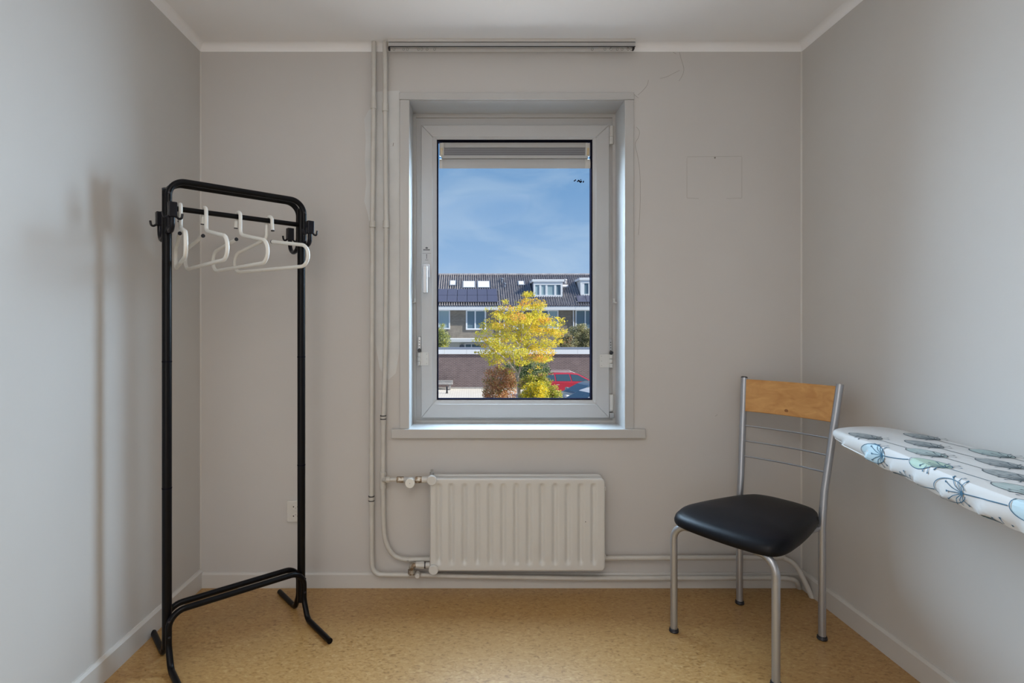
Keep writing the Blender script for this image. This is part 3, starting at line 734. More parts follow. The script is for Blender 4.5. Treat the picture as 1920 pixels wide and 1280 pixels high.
for z in (.760, .696, .632):
    ua, va = post_at(-1, z); ub, vb = post_at(1, z)
    n = 12; pts = []
    for k in range(n+1):
        t = k/n; pts.append(cp(ua-.018*math.sin(PI*t), va+(vb-va)*t, z))
    MB().tube(pts, .0036, 8).build('back_rod', CHROME, chair, smooth=True)
# bent wooden panel
pv = MB(); n = 16; rings = []
for k in range(n+1):
    t = k/n
    for z, in ((.822,), (.960,)):
        u, vv = post_at(1, z); v = -vv*.955+2*vv*.955*t; uc = u-.018*math.sin(PI*t)
        for th in (.006, -.006): rings.append(cp(uc+th, v, z))
F = []
for k in range(n):
    a = 4*k; c = a+4
    F += [(a, c, c+2, a+2), (a+1, a+3, c+3, c+1), (a, a+1, c+1, c), (a+2, c+2, c+3, a+3)]
F += [(0, 2, 3, 1), (4*n, 4*n+1, 4*n+3, 4*n+2)]
pv.add(rings, F); pan = pv.build('back_panel', WOOD, chair, smooth=True, bevel=.003)
u, vv = post_at(1, .842); kp = cp(u-.018+.0063, -.005, .842)
MB().lathe(kp, CF, [(0, .008), (.0006, .006)], 12).build('knot', KNOT, pan)
# seat cushion
def seat_half(u):
    # half width along the seat
    base = .172+(.213-.172)*sst(0, .40, u)
    return base
outl = catmull([(-.085, 0), (-.082, .06), (-.060, .115), (-.012, .143), (.05, .163), (.18, .190), (.30, .207), (.375, .207), (.425, .185), (.448, .12), (.455, 0), (.448, -.12), (.425, -.185), (.375, -.207), (.30, -.207), (.18, -.190), (.05, -.163), (-.012, -.143), (-.060, -.115), (-.082, -.06)] and
               [Vector((a, c_, 0)) for a, c_ in [(-.085, 0), (-.082, .06), (-.060, .115), (-.012, .143), (.05, .163), (.18, .190), (.30, .207), (.375, .207), (.425, .185), (.448, .12), (.455, 0), (.448, -.12), (.425, -.185), (.375, -.207), (.30, -.207), (.18, -.190), (.05, -.163), (-.012, -.143), (-.060, -.115), (-.082, -.06)]], 4, True)
cen = Vector((.19, 0, 0)); nO = len(outl)
lev = [(.93, .432), (.985, .434), (1.0, .442), (1.0, .452), (.985, .464), (.945, .474), (.87, .481), (.72, .4855), (.5, .488), (.25, .489)]
Vs = []; Fs = []
for sc, z in lev:
    for p in outl:
        q = cen+(p-cen)*sc
        drop = -.012*sst(.30, .455, q.x) if z > .433 else -.006*sst(.30, .455, q.x)
        Vs.append(cp(q.x, q.y, z+drop))
for i in range(len(lev)-1):
    for k in range(nO): Fs.append((i*nO+k, i*nO+(k+1) % nO, (i+1)*nO+(k+1) % nO, (i+1)*nO+k))
Fs.append(tuple(range(nO-1, -1, -1))); top = len(lev)-1
Vs.append(cp(cen.x, 0, .4892)); ci = len(Vs)-1
for k in range(nO): Fs.append((top*nO+k, top*nO+(k+1) % nO, ci))
sm = MB(); sm.add(Vs, Fs); sm.build('seat', SEATM, chair, smooth=True)

# ------------------------------------------------------------------ ironing board
ZB = .834
board = thing('ironing_board', (1.30, -1.5, 0), 'ironing board in a white cover printed with blue and grey seed heads', 'ironing board')
near = [(-.610, 1.252), (-.66, 1.240), (-.72, 1.234), (-.80, 1.225), (-.947, 1.203), (-1.128, 1.152), (-1.319, 1.118), (-1.50, 1.100), (-1.68, 1.100)]
def Xe(y):
    if y >= near[0][0]: return near[0][1]+(y-near[0][0])*.35
    for (ya, xa), (yb, xb) in zip(near, near[1:]):
        if ya >= y >= yb: return xa+(xb-xa)*(ya-y)/(ya-yb)
    return near[-1][1]
ol = [(1.300, -.565), (1.268, -.588)]+[(x, y) for y, x in near]+[(1.115, -1.735), (1.15, -1.75), (1.44, -1.75), (1.478, -1.735), (1.490, -1.70), (1.490, -1.3), (1.490, -.9), (1.490, -.66), (1.487, -.60), (1.468, -.555), (1.427, -.532), (1.360, -.541)]
outl = catmull([Vector((x, y, 0)) for x, y in ol], 14, True); nO = len(outl)
ar = sum(a.x*c_.y-c_.x*a.y for a, c_ in zip(outl, outl[1:]+outl[:1]))
_ne = []
for i, p in enumerate(outl):
    t = (outl[(i+1) % nO]-outl[i-1]).normalized(); nx = t.y*(1 if ar > 0 else -1)
    if nx < -.25 and p.x < 1.31: _ne.append((p.y, p.x))
_ne.sort(reverse=True)
def Xe(y):
    if y >= _ne[0][0]: return _ne[0][1]+(y-_ne[0][0])*1.2
    for (ya, xa), (yb, xb) in zip(_ne, _ne[1:]):
        if ya >= y >= yb: return xa+(xb-xa)*(ya-y)/max(1e-6, ya-yb)
    return _ne[-1][1]
def wave(y, drop):
    k = sst(.012, .07, drop); ph = (y*1.0-drop*.85)/.118
    f = ph-math.floor(ph)
    saw = f if f < .86 else (1-f)/.14*.86      # soft pleats lying over one another
    return k*(.015*saw-.005)
def taper(y): return .42+.46*sst(.55, .86, -y)     # the cover is pulled up tight at the nose
prof = [(-.010, 0.0), (-.003, -.0012), (0, -.005), (.0025, -.014), (.003, -.026), (.002, -.040), (-.001, -.054), (-.006, -.066), (-.014, -.076), (-.030, -.078)]
Vs = []
for off, dz in prof:
    for i, p in enumerate(outl):
        t = (outl[(i+1) % nO]-outl[i-1]).normalized(); nn = Vector((t.y, -t.x, 0))*(1 if ar > 0 else -1)
        wv = wave(p.y, -dz)
        q = p+nn*(off+wv)
        q.x = min(q.x, XR-.006)
        Vs.append((q.x, q.y, ZB+dz*taper(p.y)+(.003*math.sin(p.y*53) if dz < -.07 else 0)))
Fs = []
for i in range(len(prof)-1):
    for k in range(nO): Fs.append((i*nO+k, i*nO+(k+1) % nO, (i+1)*nO+(k+1) % nO, (i+1)*nO+k))
Fs.append(tuple(range(nO)))
cv = MB(); cv.add(Vs, Fs); cover = cv.build('cover', CLOTH, board, smooth=True)
cv2 = MB(); cen = Vector((1.32, -1.15, 0))
cv2.prism([(cen.x+(p.x-cen.x)*.93, cen.y+(p.y-cen.y)*.97) for p in outl], 'z', ZB-.045, ZB-.004)
cv2.build('board_top', STEEL, board)
hp_ = [Vector(Vs[7*nO+i]) for i, p in enumerate(outl) if -.78 < p.y < -.585 and p.x < 1.30]
hem = MB(); hem.tube(sorted([(p.x-.001, p.y, p.z) for p in hp_], key=lambda p: -p[1])[::2], .0022, 8); hem.build('hem_cord', CREAM, board, smooth=True)
for (ya, yb) in ((-1.43, -1.70), (-1.68, -1.45)):
    for x in ((1.20, 1.42) if ya > -1.5 else (1.24, 1.38)):
        MB().cyl((x, ya, ZB-.046), (x, yb, .012), .011, 12).build('leg', CHROME, board, smooth=True)
    x0, x1 = (1.17, 1.45) if ya > -1.5 else (1.21, 1.41)
    MB().cyl((x0, yb, .0125), (x1, yb, .0125), .012, 12).build('foot_bar', CHROME, board, smooth=True)
# printed seed heads
def onboard(x, y, lift=.0006):
    xe = Xe(y)
    if x >= xe+.004: return (x, y, ZB+lift)
    dr = xe+.004-x
    offs = 0; z = 0
    # walk down the cover profile
    L_ = 0; pts = prof[1:]
    pv_ = (.004-.010+.003, 0)
    cur = (-.003, -.0012); rem = dr
    for a, c_ in zip(pts, pts[1:]):
        sl = math.hypot(c_[0]-a[0], c_[1]-a[1])
        if rem <= sl: t = rem/sl; cur = (a[0]+(c_[0]-a[0])*t, a[1]+(c_[1]-a[1])*t); break
        rem -= sl; cur = c_
    else:
        return None
    offs, dz = cur
    return (xe-offs-wave(y, -dz)-lift*1.7, y, ZB+dz*taper(y)+lift*.6)
def motif(x0, y0, scale, fill, ink):
    mb = MB()
    def M_(a, c_):   # a: along the stem towards the camera, c_: across
        return onboard(x0-c_*scale, y0-a*scale)
    # filled head, an ellipse cut into a grid so that it follows the cover
    na, nc = 22, 14
    grid = []
    for i in range(na+1):
        row = []
        a = i/na*.115; hw = .036*math.sqrt(max(0, 1-((a-.055)/.0605)**2))
        for j in range(nc+1): row.append(M_(a, -hw+2*hw*j/nc))
        grid.append(row)
    if fill is not None:
        for i in range(na):
            for j in range(nc):
                q = [grid[i][j], grid[i+1][j], grid[i+1][j+1], grid[i][j+1]]
                if all(q): mb.add(q, [(0, 1, 2, 3)], 0)
    def stroke(pts, wd, lift=.0006):
        pts2 = []
        for k, (a, c_) in enumerate(pts):
            if k:
                pa, pc = pts[k-1]
                for s in (1/3, 2/3): pts2.append((pa+(a-pa)*s, pc+(c_-pc)*s))
            pts2.append((a, c_))
        for (a, c_), (a2, c2) in zip(pts2, pts2[1:]):
            da, dc = a2-a, c2-c_; ln = math.hypot(da, dc) or 1; na_, nc_ = -dc/ln*wd, da/ln*wd
            q = [onboard(x0-(cc)*scale, y0-aa*scale, .0006+lift*.7) for aa, cc in ((a+na_, c_+nc_), (a2+na_, c2+nc_), (a2-na_, c2-nc_), (a-na_, c_-nc_))]
            if all(q): mb.add(q, [(0, 1, 2, 3)], 1)
    el = [(.055-.0605*math.cos(t*PI/14), .036*math.sin(t*PI/14)) for t in range(-13, 14)]
    stroke(el, .0012)
    stroke([(.108, 0), (.16, .002), (.235, .004)], .0014)
    hub = (.108, 0)
    for an, ln in ((-72, .052), (-48, .058), (-24, .064), (0, .052), (24, .060), (48, .056), (72, .050), (100, .035), (-100, .035)):
        t = math.radians(an); e1 = (hub[0]-math.cos(t)*ln, hub[1]+math.sin(t)*ln)
        mid = (hub[0]-math.cos(t*.75)*ln*.55, hub[1]+math.sin(t*.75)*ln*.55)
        stroke([hub, mid, e1], .0011, .0009)
        stroke([(e1[0]-.0025, e1[1]), (e1[0]+.0025, e1[1])], .0028, .0010)
    if not mb.f: return
    mb.build('printed_seed_head', [fill or CLOTH, ink], cover, fix=False)
fills = [PRINTG, PRINTT, PRINTG, PRINTT, None, PRINTB, PRINTGR]
k = 0
for r in range(-1, 5):
    for c_ in range(0, 8):
        xx = 1.455-.088*c_; yy = (1.775-.112*c_-.232*r)-2.445
        if yy > -.555 or yy < -1.72: continue
        if yy > -.70 and xx < 1.25 and c_ > 4: continue
        if xx > 1.47: continue
        if yy > -.60 and xx > 1.44: continue
        on_skirt = xx < Xe(yy)+.03
        fill = (None, PRINTB, PRINTGR, PRINTG)[(r+c_*2) % 4] if on_skirt else (PRINTG, PRINTT, PRINTT, PRINTG, PRINTG)[(r*2+c_*3) % 5]
        motif(xx, yy, .95, fill, PRINTD if on_skirt else PRINTK)

# ================================================================== outdoors
ZG = -3.0
gr = MB().box(-60, 60, TH+3, 80, ZG-.3, ZG).build('paved_yard', PAVE)
tag(gr, 'pale sunlit paving of the yard below the window', 'paving', kind='structure')

# ---- garages
gy = 37.35+CY
gz1 = at(0, 655, gy).z; gzf = at(0, 663.5, gy).z
gar = thing('garage_block', (2, gy, ZG), 'long low garage wall of purple brown brick with white fascia', 'garage')
MB().box(-22, 26, gy, gy+3.1, ZG, gzf+.02).build('brick_wall', BRICKG, gar)
xs = [-22+i*1.55 for i in range(32)]
for xa, xb in zip(xs, xs[1:]): MB().box(xa+.006, xb-.006, gy-.10, gy+.02, gzf, gz1).build('fascia_panel', EXTW, gar)
MB().box(-22, 26, gy-.06, gy+3.1, gz1-.04, gz1+.06).build('roof_edge', SLATE, gar)
MB().box(-22, 26, gy-.18, gy-.002, ZG, ZG+.10).build('plinth', CONC, gar)
# bench and bollard in front of the wall
bp = at(846, 727, 34.3)
ben = thing('bench', (-2.0, 34.2, ZG), 'low grey concrete bench against the garage wall', 'bench')
MB().box(-3.6, at(849,0,34.2).x, 33.95, 34.45, ZG+.36, ZG+.46).build('seat', CONC, ben, bevel=.02)
MB().box(-3.6, at(849,0,34.3).x, 34.40, 34.48, ZG+.46, ZG+.62).build('backrest', CONC, ben, bevel=.02)
for x in (-3.3, -2.3, -1.45): MB().box(x-.06, x+.06, 34.0, 34.4, ZG, ZG+.36).build('leg', CONC, ben)
bo = ground(838, 737, ZG)
bol = thing('bollard', bo, 'short dark steel bollard in front of the concrete bench', 'bollard')
MB().lathe(bo, (0, 0, 1), [(0, .09), (.03, .09), (.04, .055), (.42, .055), (.46, .04)], 14).build('post', BLACK, bol, smooth=True)
MB().cyl(bo+Vector((0, 0, .26)), bo+Vector((.16, 0, .22)), .03, 10).build('eyelet', BLACK, bol)

# ---- terraced houses
HD = 46.0; hy = HD+CY
EZ, EY = 3.10, 45.5+CY; RZ, RYY = 6.18, 50.0+CY
def roof_pt(px, py):
    # where the ray through the pixel meets the front roof slope
    k = (RZ-EZ)/(RYY-EY); d0 = EY-CY
    d = (EZ-k*d0-CZ)/((VY-py)/FPX-k)
    return Vector(((px-VX)*d/FPX, d+CY, CZ+(VY-py)*d/FPX))
SN = Vector((0, -(RZ-EZ), (RYY-EY))).normalized(); SU = Vector((0, RYY-EY, RZ-EZ)).normalized()
def roof_box(mb, pa, pb, lift0, lift1, mi=0):
    """a slab on the slope between two slope points"""
    la, lb = (pa-Vector((0, EY, EZ))).dot(SU), (pb-Vector((0, EY, EZ))).dot(SU)
    vs_ = []
    for lf in (lift0, lift1):
        for x, l in ((pa.x, la), (pb.x, la), (pb.x, lb), (pa.x, lb)):
            vs_.append(Vector((x, EY, EZ))+SU*l+SN*lf)
    mb.add(vs_, [(0,3,2,1),(4,5,6,7),(0,1,5,4),(1,2,6,5),(2,3,7,6),(3,0,4,7)], mi); return mb
def tiles(par, xa, xb):
    mb = MB(); pitch_ = .205; L_ = math.hypot(RYY-EY, RZ-EZ)+.06; rows = 17; rl = L_/rows
    nc = int(round((xb-xa)/pitch_)); wd = (xb-xa)/nc; prof_ = [(0, -.05), (.14, -.065), (.30, -.07), (.44, -.06), (.52, .0), (.60, .08), (.74, .10), (.88, .05)]
    xs_ = [xa+wd*(c_+f) for c_ in range(nc) for f, h_ in prof_]+[xb]; hs = [h_ for c_ in range(nc) for f, h_ in prof_]+[0]
    m = len(xs_)
    for r in range(rows):
        vs_ = []
        for l, lf in ((r*rl-.05, .045), (r*rl-.05, .075), ((r+1)*rl, .040)):
            for i in range(m):
                hh_ = hs[i] if lf != .045 or l != r*rl-.05 else hs[i]-.02
                vs_.append(Vector((xs_[i], EY, EZ))+SU*l+SN*(lf+hh_))
        fs = [(q*m+i, q*m+i+1, (q+1)*m+i+1, (q+1)*m+i) for q in range(2) for i in range(m-1)]
        mb.add(vs_, fs)
    o = mb.build('roof_tiles', TILE, par, smooth=True, fix=False); o['kind'] = 'stuff'
    rg = MB(); n = int((xb-xa)/.34)
    for i in range(n):
        x0 = xa+(xb-xa)*i/n; x1 = xa+(xb-xa)*(i+1)/n
        rg.tube([(x0, RYY, RZ+.055), (x1-.003, RYY, RZ+.06)], .13, 10)
    o2 = rg.build('ridge_tiles', TILE, par, smooth=True); o2['kind'] = 'stuff'
def hwindow(par, x0, x1, z0, z1, y, mull=(), glass=None, fr=.09):
    wn = ringframe(x0, x1, z0, z1, x0+fr, x1-fr, z0+fr, z1-fr, y-.06, y+.05)
    for mx_ in mull: wn.box(mx_-fr*.45, mx_+fr*.45, y-.05, y+.04, z0+fr, z1-fr)
    wo = wn.build('window', EXTW, par)
    ed = [x0+fr]+list(mull)+[x1-fr]
    gl = glass or [HGLASS]*(len(ed)-1)
    for i, (a, c_) in enumerate(zip(ed, ed[1:])): MB().box(a, c_, y, y+.02, z0+fr, z1-fr).build('pane', gl[i % len(gl)], wo)
    return wo
def hx(px, y=hy): return at(px, 0, y).x
def house(xa, xb, label, wins, cx):
    h_ = thing('terraced_house', (cx, hy, ZG), label, 'house', group='terraced houses behind the garages')
    MB().box(xa, xb, hy, hy+8.4, ZG, EZ-.05).build('brick_wall', BRICKH, h_)
    MB().prism([(EY+.2, EZ-.06), (RYY, RZ-.03), (2*RYY-EY-.2, EZ-.06)], 'x', xa+.01, xb-.01).build('roof_deck', SLATE, h_)
    tiles(h_, xa, xb)
    MB().box(xa, xb, hy-.55, hy, EZ-.34, EZ-.01).build('gutter_fascia', EXTW, h_, bevel=.02)
    MB().cyl((xb-.06, hy-.10, ZG), (xb-.06, hy-.10, EZ-.3), .05, 10).build('downpipe', EXTW, h_, smooth=True)
    for w_ in wins: hwindow(h_, *w_)
    return h_
wz0, wz1 = at(0, 617, hy).z, at(0, 580.5, hy).z
XA, XB_, XC, XD = -3.85, hx(938), hx(1076), hx(1076)+6.4
hA = house(XA, XB_, 'brown brick house with two bright skylights and solar panels on its roof', [
    (hx(801), hx(844), wz0, wz1, hy-.03, (hx(822),), [HCURT, HCURT], .11), (hx(873.5), hx(911.5), wz0-.05, wz1, hy-.03, (hx(891),), [HGLASS], .13)], -.6)
hB = house(XB_, XC, 'brown brick house with a wide white dormer, mostly behind the golden tree', [
    (hx(944), hx(982), wz0, wz1, hy-.03, (hx(963),), [HGLASS], .12), (hx(1008), hx(1047), wz0, wz1, hy-.03, (hx(1028),), [HGLASS, HCURT], .12)], 5.6)
hC = house(XC, XD, 'brick house at the right edge with a white clad dormer and dark solar panels', [
    (hx(1078.5), hx(1122), wz0, wz1, hy-.03, (hx(1097),), [HGLASS, HGLASS], .10)], 12)
hD = house(XA-6.4, XA, 'plain brick house at the far left end of the terrace', [
    (XA-5.6, XA-3.8, wz0, wz1, hy-.03, (XA-4.7,), [HGLASS], .12), (XA-2.6, XA-.8, wz0, wz1, hy-.03, (XA-1.7,), [HCURT], .12)], XA-3.2)
hE = house(XD, XD+6.4, 'plain brick house at the far right end of the terrace', [
    (XD+.8, XD+2.6, wz0, wz1, hy-.03, (XD+1.7,), [HGLASS], .12), (XD+3.8, XD+5.6, wz0, wz1, hy-.03, (XD+4.7,), [HCURT], .12)], XD+3.2)
# skylights
def skylight(par, x0, x1, y0, y1):
    pa, pb = roof_pt(x0, y1), roof_pt(x1, y0); pa.x = roof_pt(x0, (y0+y1)/2).x; pb.x = roof_pt(x1, (y0+y1)/2).x
    s_ = roof_box(MB(), pa, pb, .02, .16).build('skylight', SLATE, par)
    f = .09
    pa2 = pa+Vector((f, 0, 0))+SU*f; pb2 = pb-Vector((f, 0, 0))-SU*f
    roof_box(MB(), pa2, pb2, .155, .175).build('pane', SKYL, s_)
skylight(hA, 867, 891.5, 529, 542); skylight(hA, 894.5, 919, 529, 542); skylight(hA, 842.5, 855.5, 528, 537.5); skylight(hB, 970.5, 983.5, 529, 537)
# solar panels
def array(par, edges, rows_):
    pa, pb = roof_pt(edges[0], rows_[-1]), roof_pt(edges[-1], rows_[0])
    rl_ = roof_box(MB(), pa+SU*.1, pa+SU*.16+Vector((pb.x-pa.x, 0, 0)), .10, .17); roof_box(rl_, pb-SU*.16-Vector((pb.x-pa.x, 0, 0)), pb-SU*.1, .10, .17)
    a_ = rl_.build('solar_mounting', ALU, par)
    for ra, rb in zip(rows_, rows_[1:]):
        for xa, xb in zip(edges, edges[1:]):
            pm = (rows_[0]+rows_[-1])/2
            pa, pb = roof_pt(xa, rb), roof_pt(xb, ra); pa.x = roof_pt(xa, pm).x+.018; pb.x = roof_pt(xb, pm).x-.018
            roof_box(MB(), pa+SU*.018, pb-SU*.018, .17, .21).build('solar_panel', SOLAR, a_)
array(hA, [810, 820.5, 839, 857.5, 876, 895, 913.5, 932.5], [545, 557, 569.5])
array(hC, [1081, 1098, 1116, 1134], [557.5, 569.5])
# dormers
def dormer(par, px0, px1, py0, py1, cheek, mull, glass, name_lab):
    pb = roof_pt((px0+px1)/2, py1); d = pb.y-CY; y = pb.y
    x0, x1 = at(px0,0,y).x, at(px1,0,y).x; z0, z1 = pb.z, at(0,py0,y).z
    k = (RZ-EZ)/(RYY-EY); yb = EY+(z1-EZ)/k+.1
    dm = MB().prism([(y+.04, z0+.0), (y+.04, z1-.02), (yb, z1-.02)], 'x', x0+.02, x1-.02).build('dormer', cheek, par)
    MB().box(x0-.12, x1+.12, y-.16, yb+.1, z1-.02, z1+.20).build('dormer_roof', EXTW, dm, bevel=.02)
    fr = .16
    wn = ringframe(x0, x1, z0, z1-.02, x0+fr, x1-fr, z0+fr*1.2, z1-.28, y-.08, y+.04)
    for m_ in mull: xm = at(m_,0,y).x; wn.box(xm-.09, xm+.09, y-.06, y+.03, z0+fr, z1-.28)
    wn.build('dormer_frame', EXTW, dm)
    ed = [x0+fr]+[at(m_,0,y).x for m_ in mull]+[x1-fr]
    for i, (a, c_) in enumerate(zip(ed, ed[1:])): MB().box(a, c_, y-.01, y+.03, z0+fr, z1-.28).build('pane', glass[i % len(glass)], dm)
    return dm
dormer(hB, 1000, 1054.5, 528, 557, SLATE, (1013, 1024.5, 1041), [HCURT, HCURT, HCURT, HGLASS], '')
dormer(hC, 1088, 1150, 525, 555, EXTWC, (1093.5, 1105, 1122), [EXTWC, HGLASS, HCURT], '')
for px, py in ((941, 531), (946, 540), (1060, 533)):
    p = roof_pt(px, py)
    MB().lathe(p-Vector((0, 0, .1)), (0, 0, 1), [(0, .10), (.45, .10), (.46, .16), (.56, .16), (.6, .05)], 12).build('vent_pipe', VENTM if px > 1000 else SLATE, hB if px > 938 else hA, smooth=True)
p = roof_pt(1060, 541); roof_box(MB(), p-Vector((.25, 0, 0)), p+Vector((.25, 0, 0))+SU*.35, .05, .22).build('roof_vent', VENTM, hB)
# ground floor extension with canopy
ey = 43.8+CY
ext = thing('garden_extension', (0, ey, ZG), 'white ground floor extension with flat canopy behind the garage roof', 'extension')
MB().box(at(836,0,ey).x, at(925,0,ey).x, ey, hy-.01, ZG, at(0,641,ey).z).build('wall', EXTWC, ext)
MB().box(at(834,0,ey).x, at(930,0,ey).x, ey-.7, hy-.01, at(0,641,ey).z, at(0,634.5,ey).z).build('canopy', EXTW, ext, bevel=.02)
hwindow(ext, at(871,0,ey).x, at(905,0,ey).x, at(0,662,ey).z, at(0,643,ey).z, ey-.05, (at(884,0,ey).x,), [HGLASS], .10)
q = at(866, 650, ey-.05)
pl_ = MB().lathe(q, (0, -1, 0), [(0, .20), (.05, .20), (.05, .15), (.02, .14)], 20).build('round_ornament', SLATE, ext, smooth=True)

# ---- foliage
def leaves(par, name, mats, clumps, n, size, wts=None, flat_=1.0, seed=1, mainp=.6):
    rnd = random.Random(seed); mb = MB(); tot = sum(c_[3]*c_[4]*c_[5] for c_ in clumps)
    for (x, y, z, rx, ry_, rz) in clumps:
        m = max(6, int(n*rx*ry_*rz/tot)); main = rnd.choices(range(len(mats)), wts)[0]
        for _ in range(m):
            while True:
                a, b_, c_ = rnd.uniform(-1, 1), rnd.uniform(-1, 1), rnd.uniform(-1, 1); q = a*a+b_*b_+c_*c_
                if q <= 1: break
            s = q**.12 if q > 0 else 1
            P_ = Vector((x+a*rx, y+b_*ry_, z+c_*rz))
            t = Vector((rnd.gauss(0, 1), rnd.gauss(0, 1), rnd.gauss(0, 1)*flat_)).normalized(); u = t.orthogonal().normalized()
            u = Matrix.Rotation(rnd.uniform(0, 2*PI), 3, t) @ u; v = t.cross(u)
            L_ = size*rnd.uniform(.6, 1.3); W_ = L_*.55
            mi = main if rnd.random() < mainp else rnd.choices(range(len(mats)), wts)[0]
            mb.add([P_-u*L_, P_-v*W_, P_+u*L_, P_+v*W_], [(0, 1, 2, 3)], mi)
    o = mb.build(name, mats, par, fix=False); o['kind'] = 'stuff'
    return o
# golden tree
td = 22.0; ty = td+CY
def T(px, py, dy=0): return at(px, py, ty+dy)
tree = thing('golden_maple', Vector((T(971,0).x, ty, ZG)), 'golden leaved young maple in the middle of the window view', 'tree')
base = Vector((T(973,0).x, ty, ZG))
tk = [base, T(973.5,750), T(972,722), T(970.5,705)]
MB().tube(catmull(tk, 4), [.085-.025*i/12 for i in range(13)], 10).build('trunk', BARK, tree, smooth=True)
br = [([T(970.5,706), T(975,690), T(977,665), T(978,630), T(976,600), T(980,570)], .052, .014), ([T(970.5,708), T(966,690), T(962,665), T(955,640), T(945,615)], .040, .010),
      ([T(973.5,722), T(983,714), T(992,703), T(999,690), T(1004,678, -.3)], .036, .012), ([T(977,665), T(990,650), T(1005,640), T(1020,632)], .03, .01),
      ([T(976,650), T(965,635), T(958,610), T(955,590)], .035, .01), ([T(978,635), T(992,615), T(1003,590), T(1010,575)], .03, .01), ([T(972,700), T(985,670, .8), T(1000,645, 1.2), T(1015,620, 1.4)], .035, .01),
      ([T(970,700), T(950,675, -.8), T(925,655, -1), T(905,640, -1)], .035, .01)]
for pts, ra, rb in br:
    c_ = catmull(pts, 4); MB().tube(c_, [ra+(rb-ra)*i/(len(c_)-1) for i in range(len(c_))], 8).build('branch', BARK, tree, smooth=True)
rnd = random.Random(11)
# outline of the crown by height: (pixel row, left, right)
crown = [(551,986,994),(560,978,1004),(570,968,1018),(578,930,1024),(588,920,1030),(598,914,1044),(608,908,1056),(618,900,1057),(628,890,1056),(638,889,1052),(648,892,1048),(658,893,1040),(668,905,1038),(676,915,1034)]
cl = []
for i, (py, xl, xr) in enumerate(crown):
    wd = xr-xl; n = max(1, int(wd/13))+(4 if wd > 60 else 1)
    for k in range(n):
        px = xl+wd*(k+.5+rnd.uniform(-.4, .4))/n; f = (px-(xl+xr)/2)/(wd/2+1)
        dep = math.sqrt(max(0, 1-min(1, f*f)))*wd/2*.022*.85
        p = at(px, py+rnd.uniform(-4, 4), ty+rnd.uniform(-dep, dep)); r = rnd.uniform(.15, .29)
        if abs(f) > .75: r *= .8
        cl.append((p.x, p.y, p.z, r*1.25, r*1.25, r*.62))
for px, py in ((893,625),(905,622),(897,636),(925,577),(912,580),(1052,602),(1058,600),(1046,610),(1017,565),(1020,572),(990,553),(946,563),(948,567),(925,682),(940,688),(1010,688),(1022,676),(995,695),(960,697),(975,684),(945,592),(1000,578),(920,682)):
    p = T(px, py, rnd.uniform(-.5, .3)); cl.append((p.x, p.y, p.z, .17, .17, .10))
leaves(tree, 'foliage', LEAFS, cl, 19000, .040, (2.6, 4.5, 3.6, 5.6, .8), 1.6, 3)
# bushes below
def bush(name, label, mats, outline, y, n, size, wts=None, seed=1, thick=.8, grp=None):
    rnd = random.Random(seed); cl = []; ps = [at(px, py, y) for px, py, r in outline]
    c = Vector((sum(p.x for p in ps)/len(ps), y, ZG))
    b_ = thing(name, c, label, 'bush' if 'conifer' not in name else 'tree', group=grp)
    for (px, py, r) in outline:
        p = at(px, py, y); rr = r*(y-CY)/FPX
        for k in range(7):
            cl.append((p.x+rnd.uniform(-.7, .7)*rr, y+rnd.uniform(-1, 1)*rr*thick, p.z+rnd.uniform(-.7, .7)*rr, rr*rnd.uniform(.55, .85), rr*rnd.uniform(.55, .85), rr*rnd.uniform(.5, .8)))
    leaves(b_, 'foliage', mats, cl, n, size, wts, 1.0, seed, .3)
    for k in range(5):
        p = rnd.choice(ps); q = Vector((c.x+rnd.uniform(-.15, .15), y, ZG))
        MB().tube(catmull([q, q.lerp(p, .5)+Vector((rnd.uniform(-.1, .1), 0, .1)), p], 4), [.03, .028, .026, .024, .022, .02, .018, .014, .01], 6).build('stem', BARK, b_, smooth=True)
    return b_
bush('rust_shrub', 'rust brown autumn shrub left of the tree trunk', RUST, [(925,705,14),(940,692,12),(955,700,14),(962,715,12),(918,722,14),(935,722,16),(952,728,16),(912,738,14),(928,745,18),(950,748,18),(930,770,22),(955,775,18)], td+1.2+CY, 12000, .036, (4, 3, 2, 2), 5)
bush('yellow_shrub', 'bright yellow shrub right of the tree trunk', YELL, [(995,735,14),(1008,728,14),(985,745,12),(1012,742,16),(1000,752,18),(1022,748,14),(985,765,16),(1012,770,20)], td-1.4+CY, 10000, .036, (5, 3, 1), 6)
bush('green_shrub', 'loose yellow green shrub in front of the red car', [YELL[1], YELL[2], RUST[1], LEAFS[3]], [(985,718,12),(1000,712,12),(1015,710,11),(1022,722,12),(1035,735,11),(1045,742,10),(1028,747,14),(1012,722,14),(1045,760,14),(1020,765,18)], td-.2+CY, 10000, .036, (4, 3, 2, 2), 8)
bush('dark_evergreen_shrub', 'dark green shrub glimpsed under the tree crown', GREENS, [(990,685,14),(1005,690,14),(1020,692,11),(975,690,12),(955,685,11),(1030,697,7),(970,672,13),(1000,705,14),(980,710,14),(1000,730,16)], td+5+CY, 8000, .042, (4, 3, 1), 9)
bush('slim_conifer', 'slim green conifer at the left edge behind the garage', [GREENS[1], GREENS[2], GREENS[0], LEAFS[3]], [(828,611,6),(827,620,9),(831,630,11),(829,640,12),(828,650,12),(820,638,12),(816,652,13),(826,668,13)], 43.3-1.6+CY, 8000, .052, (3, 3, 1.5, 2), 10)
bush('hedge_shrub', 'tall pale olive shrub at the right behind the garage', HEDGE, [(1078,620,10),(1090,613,9),(1098,618,11),(1083,632,11),(1098,635,12),(1080,646,11),(1095,650,12),(1108,625,12),(1110,645,13),(1090,662,14)], 42.15+CY, 10000, .052, (3, 3, 2), 12)
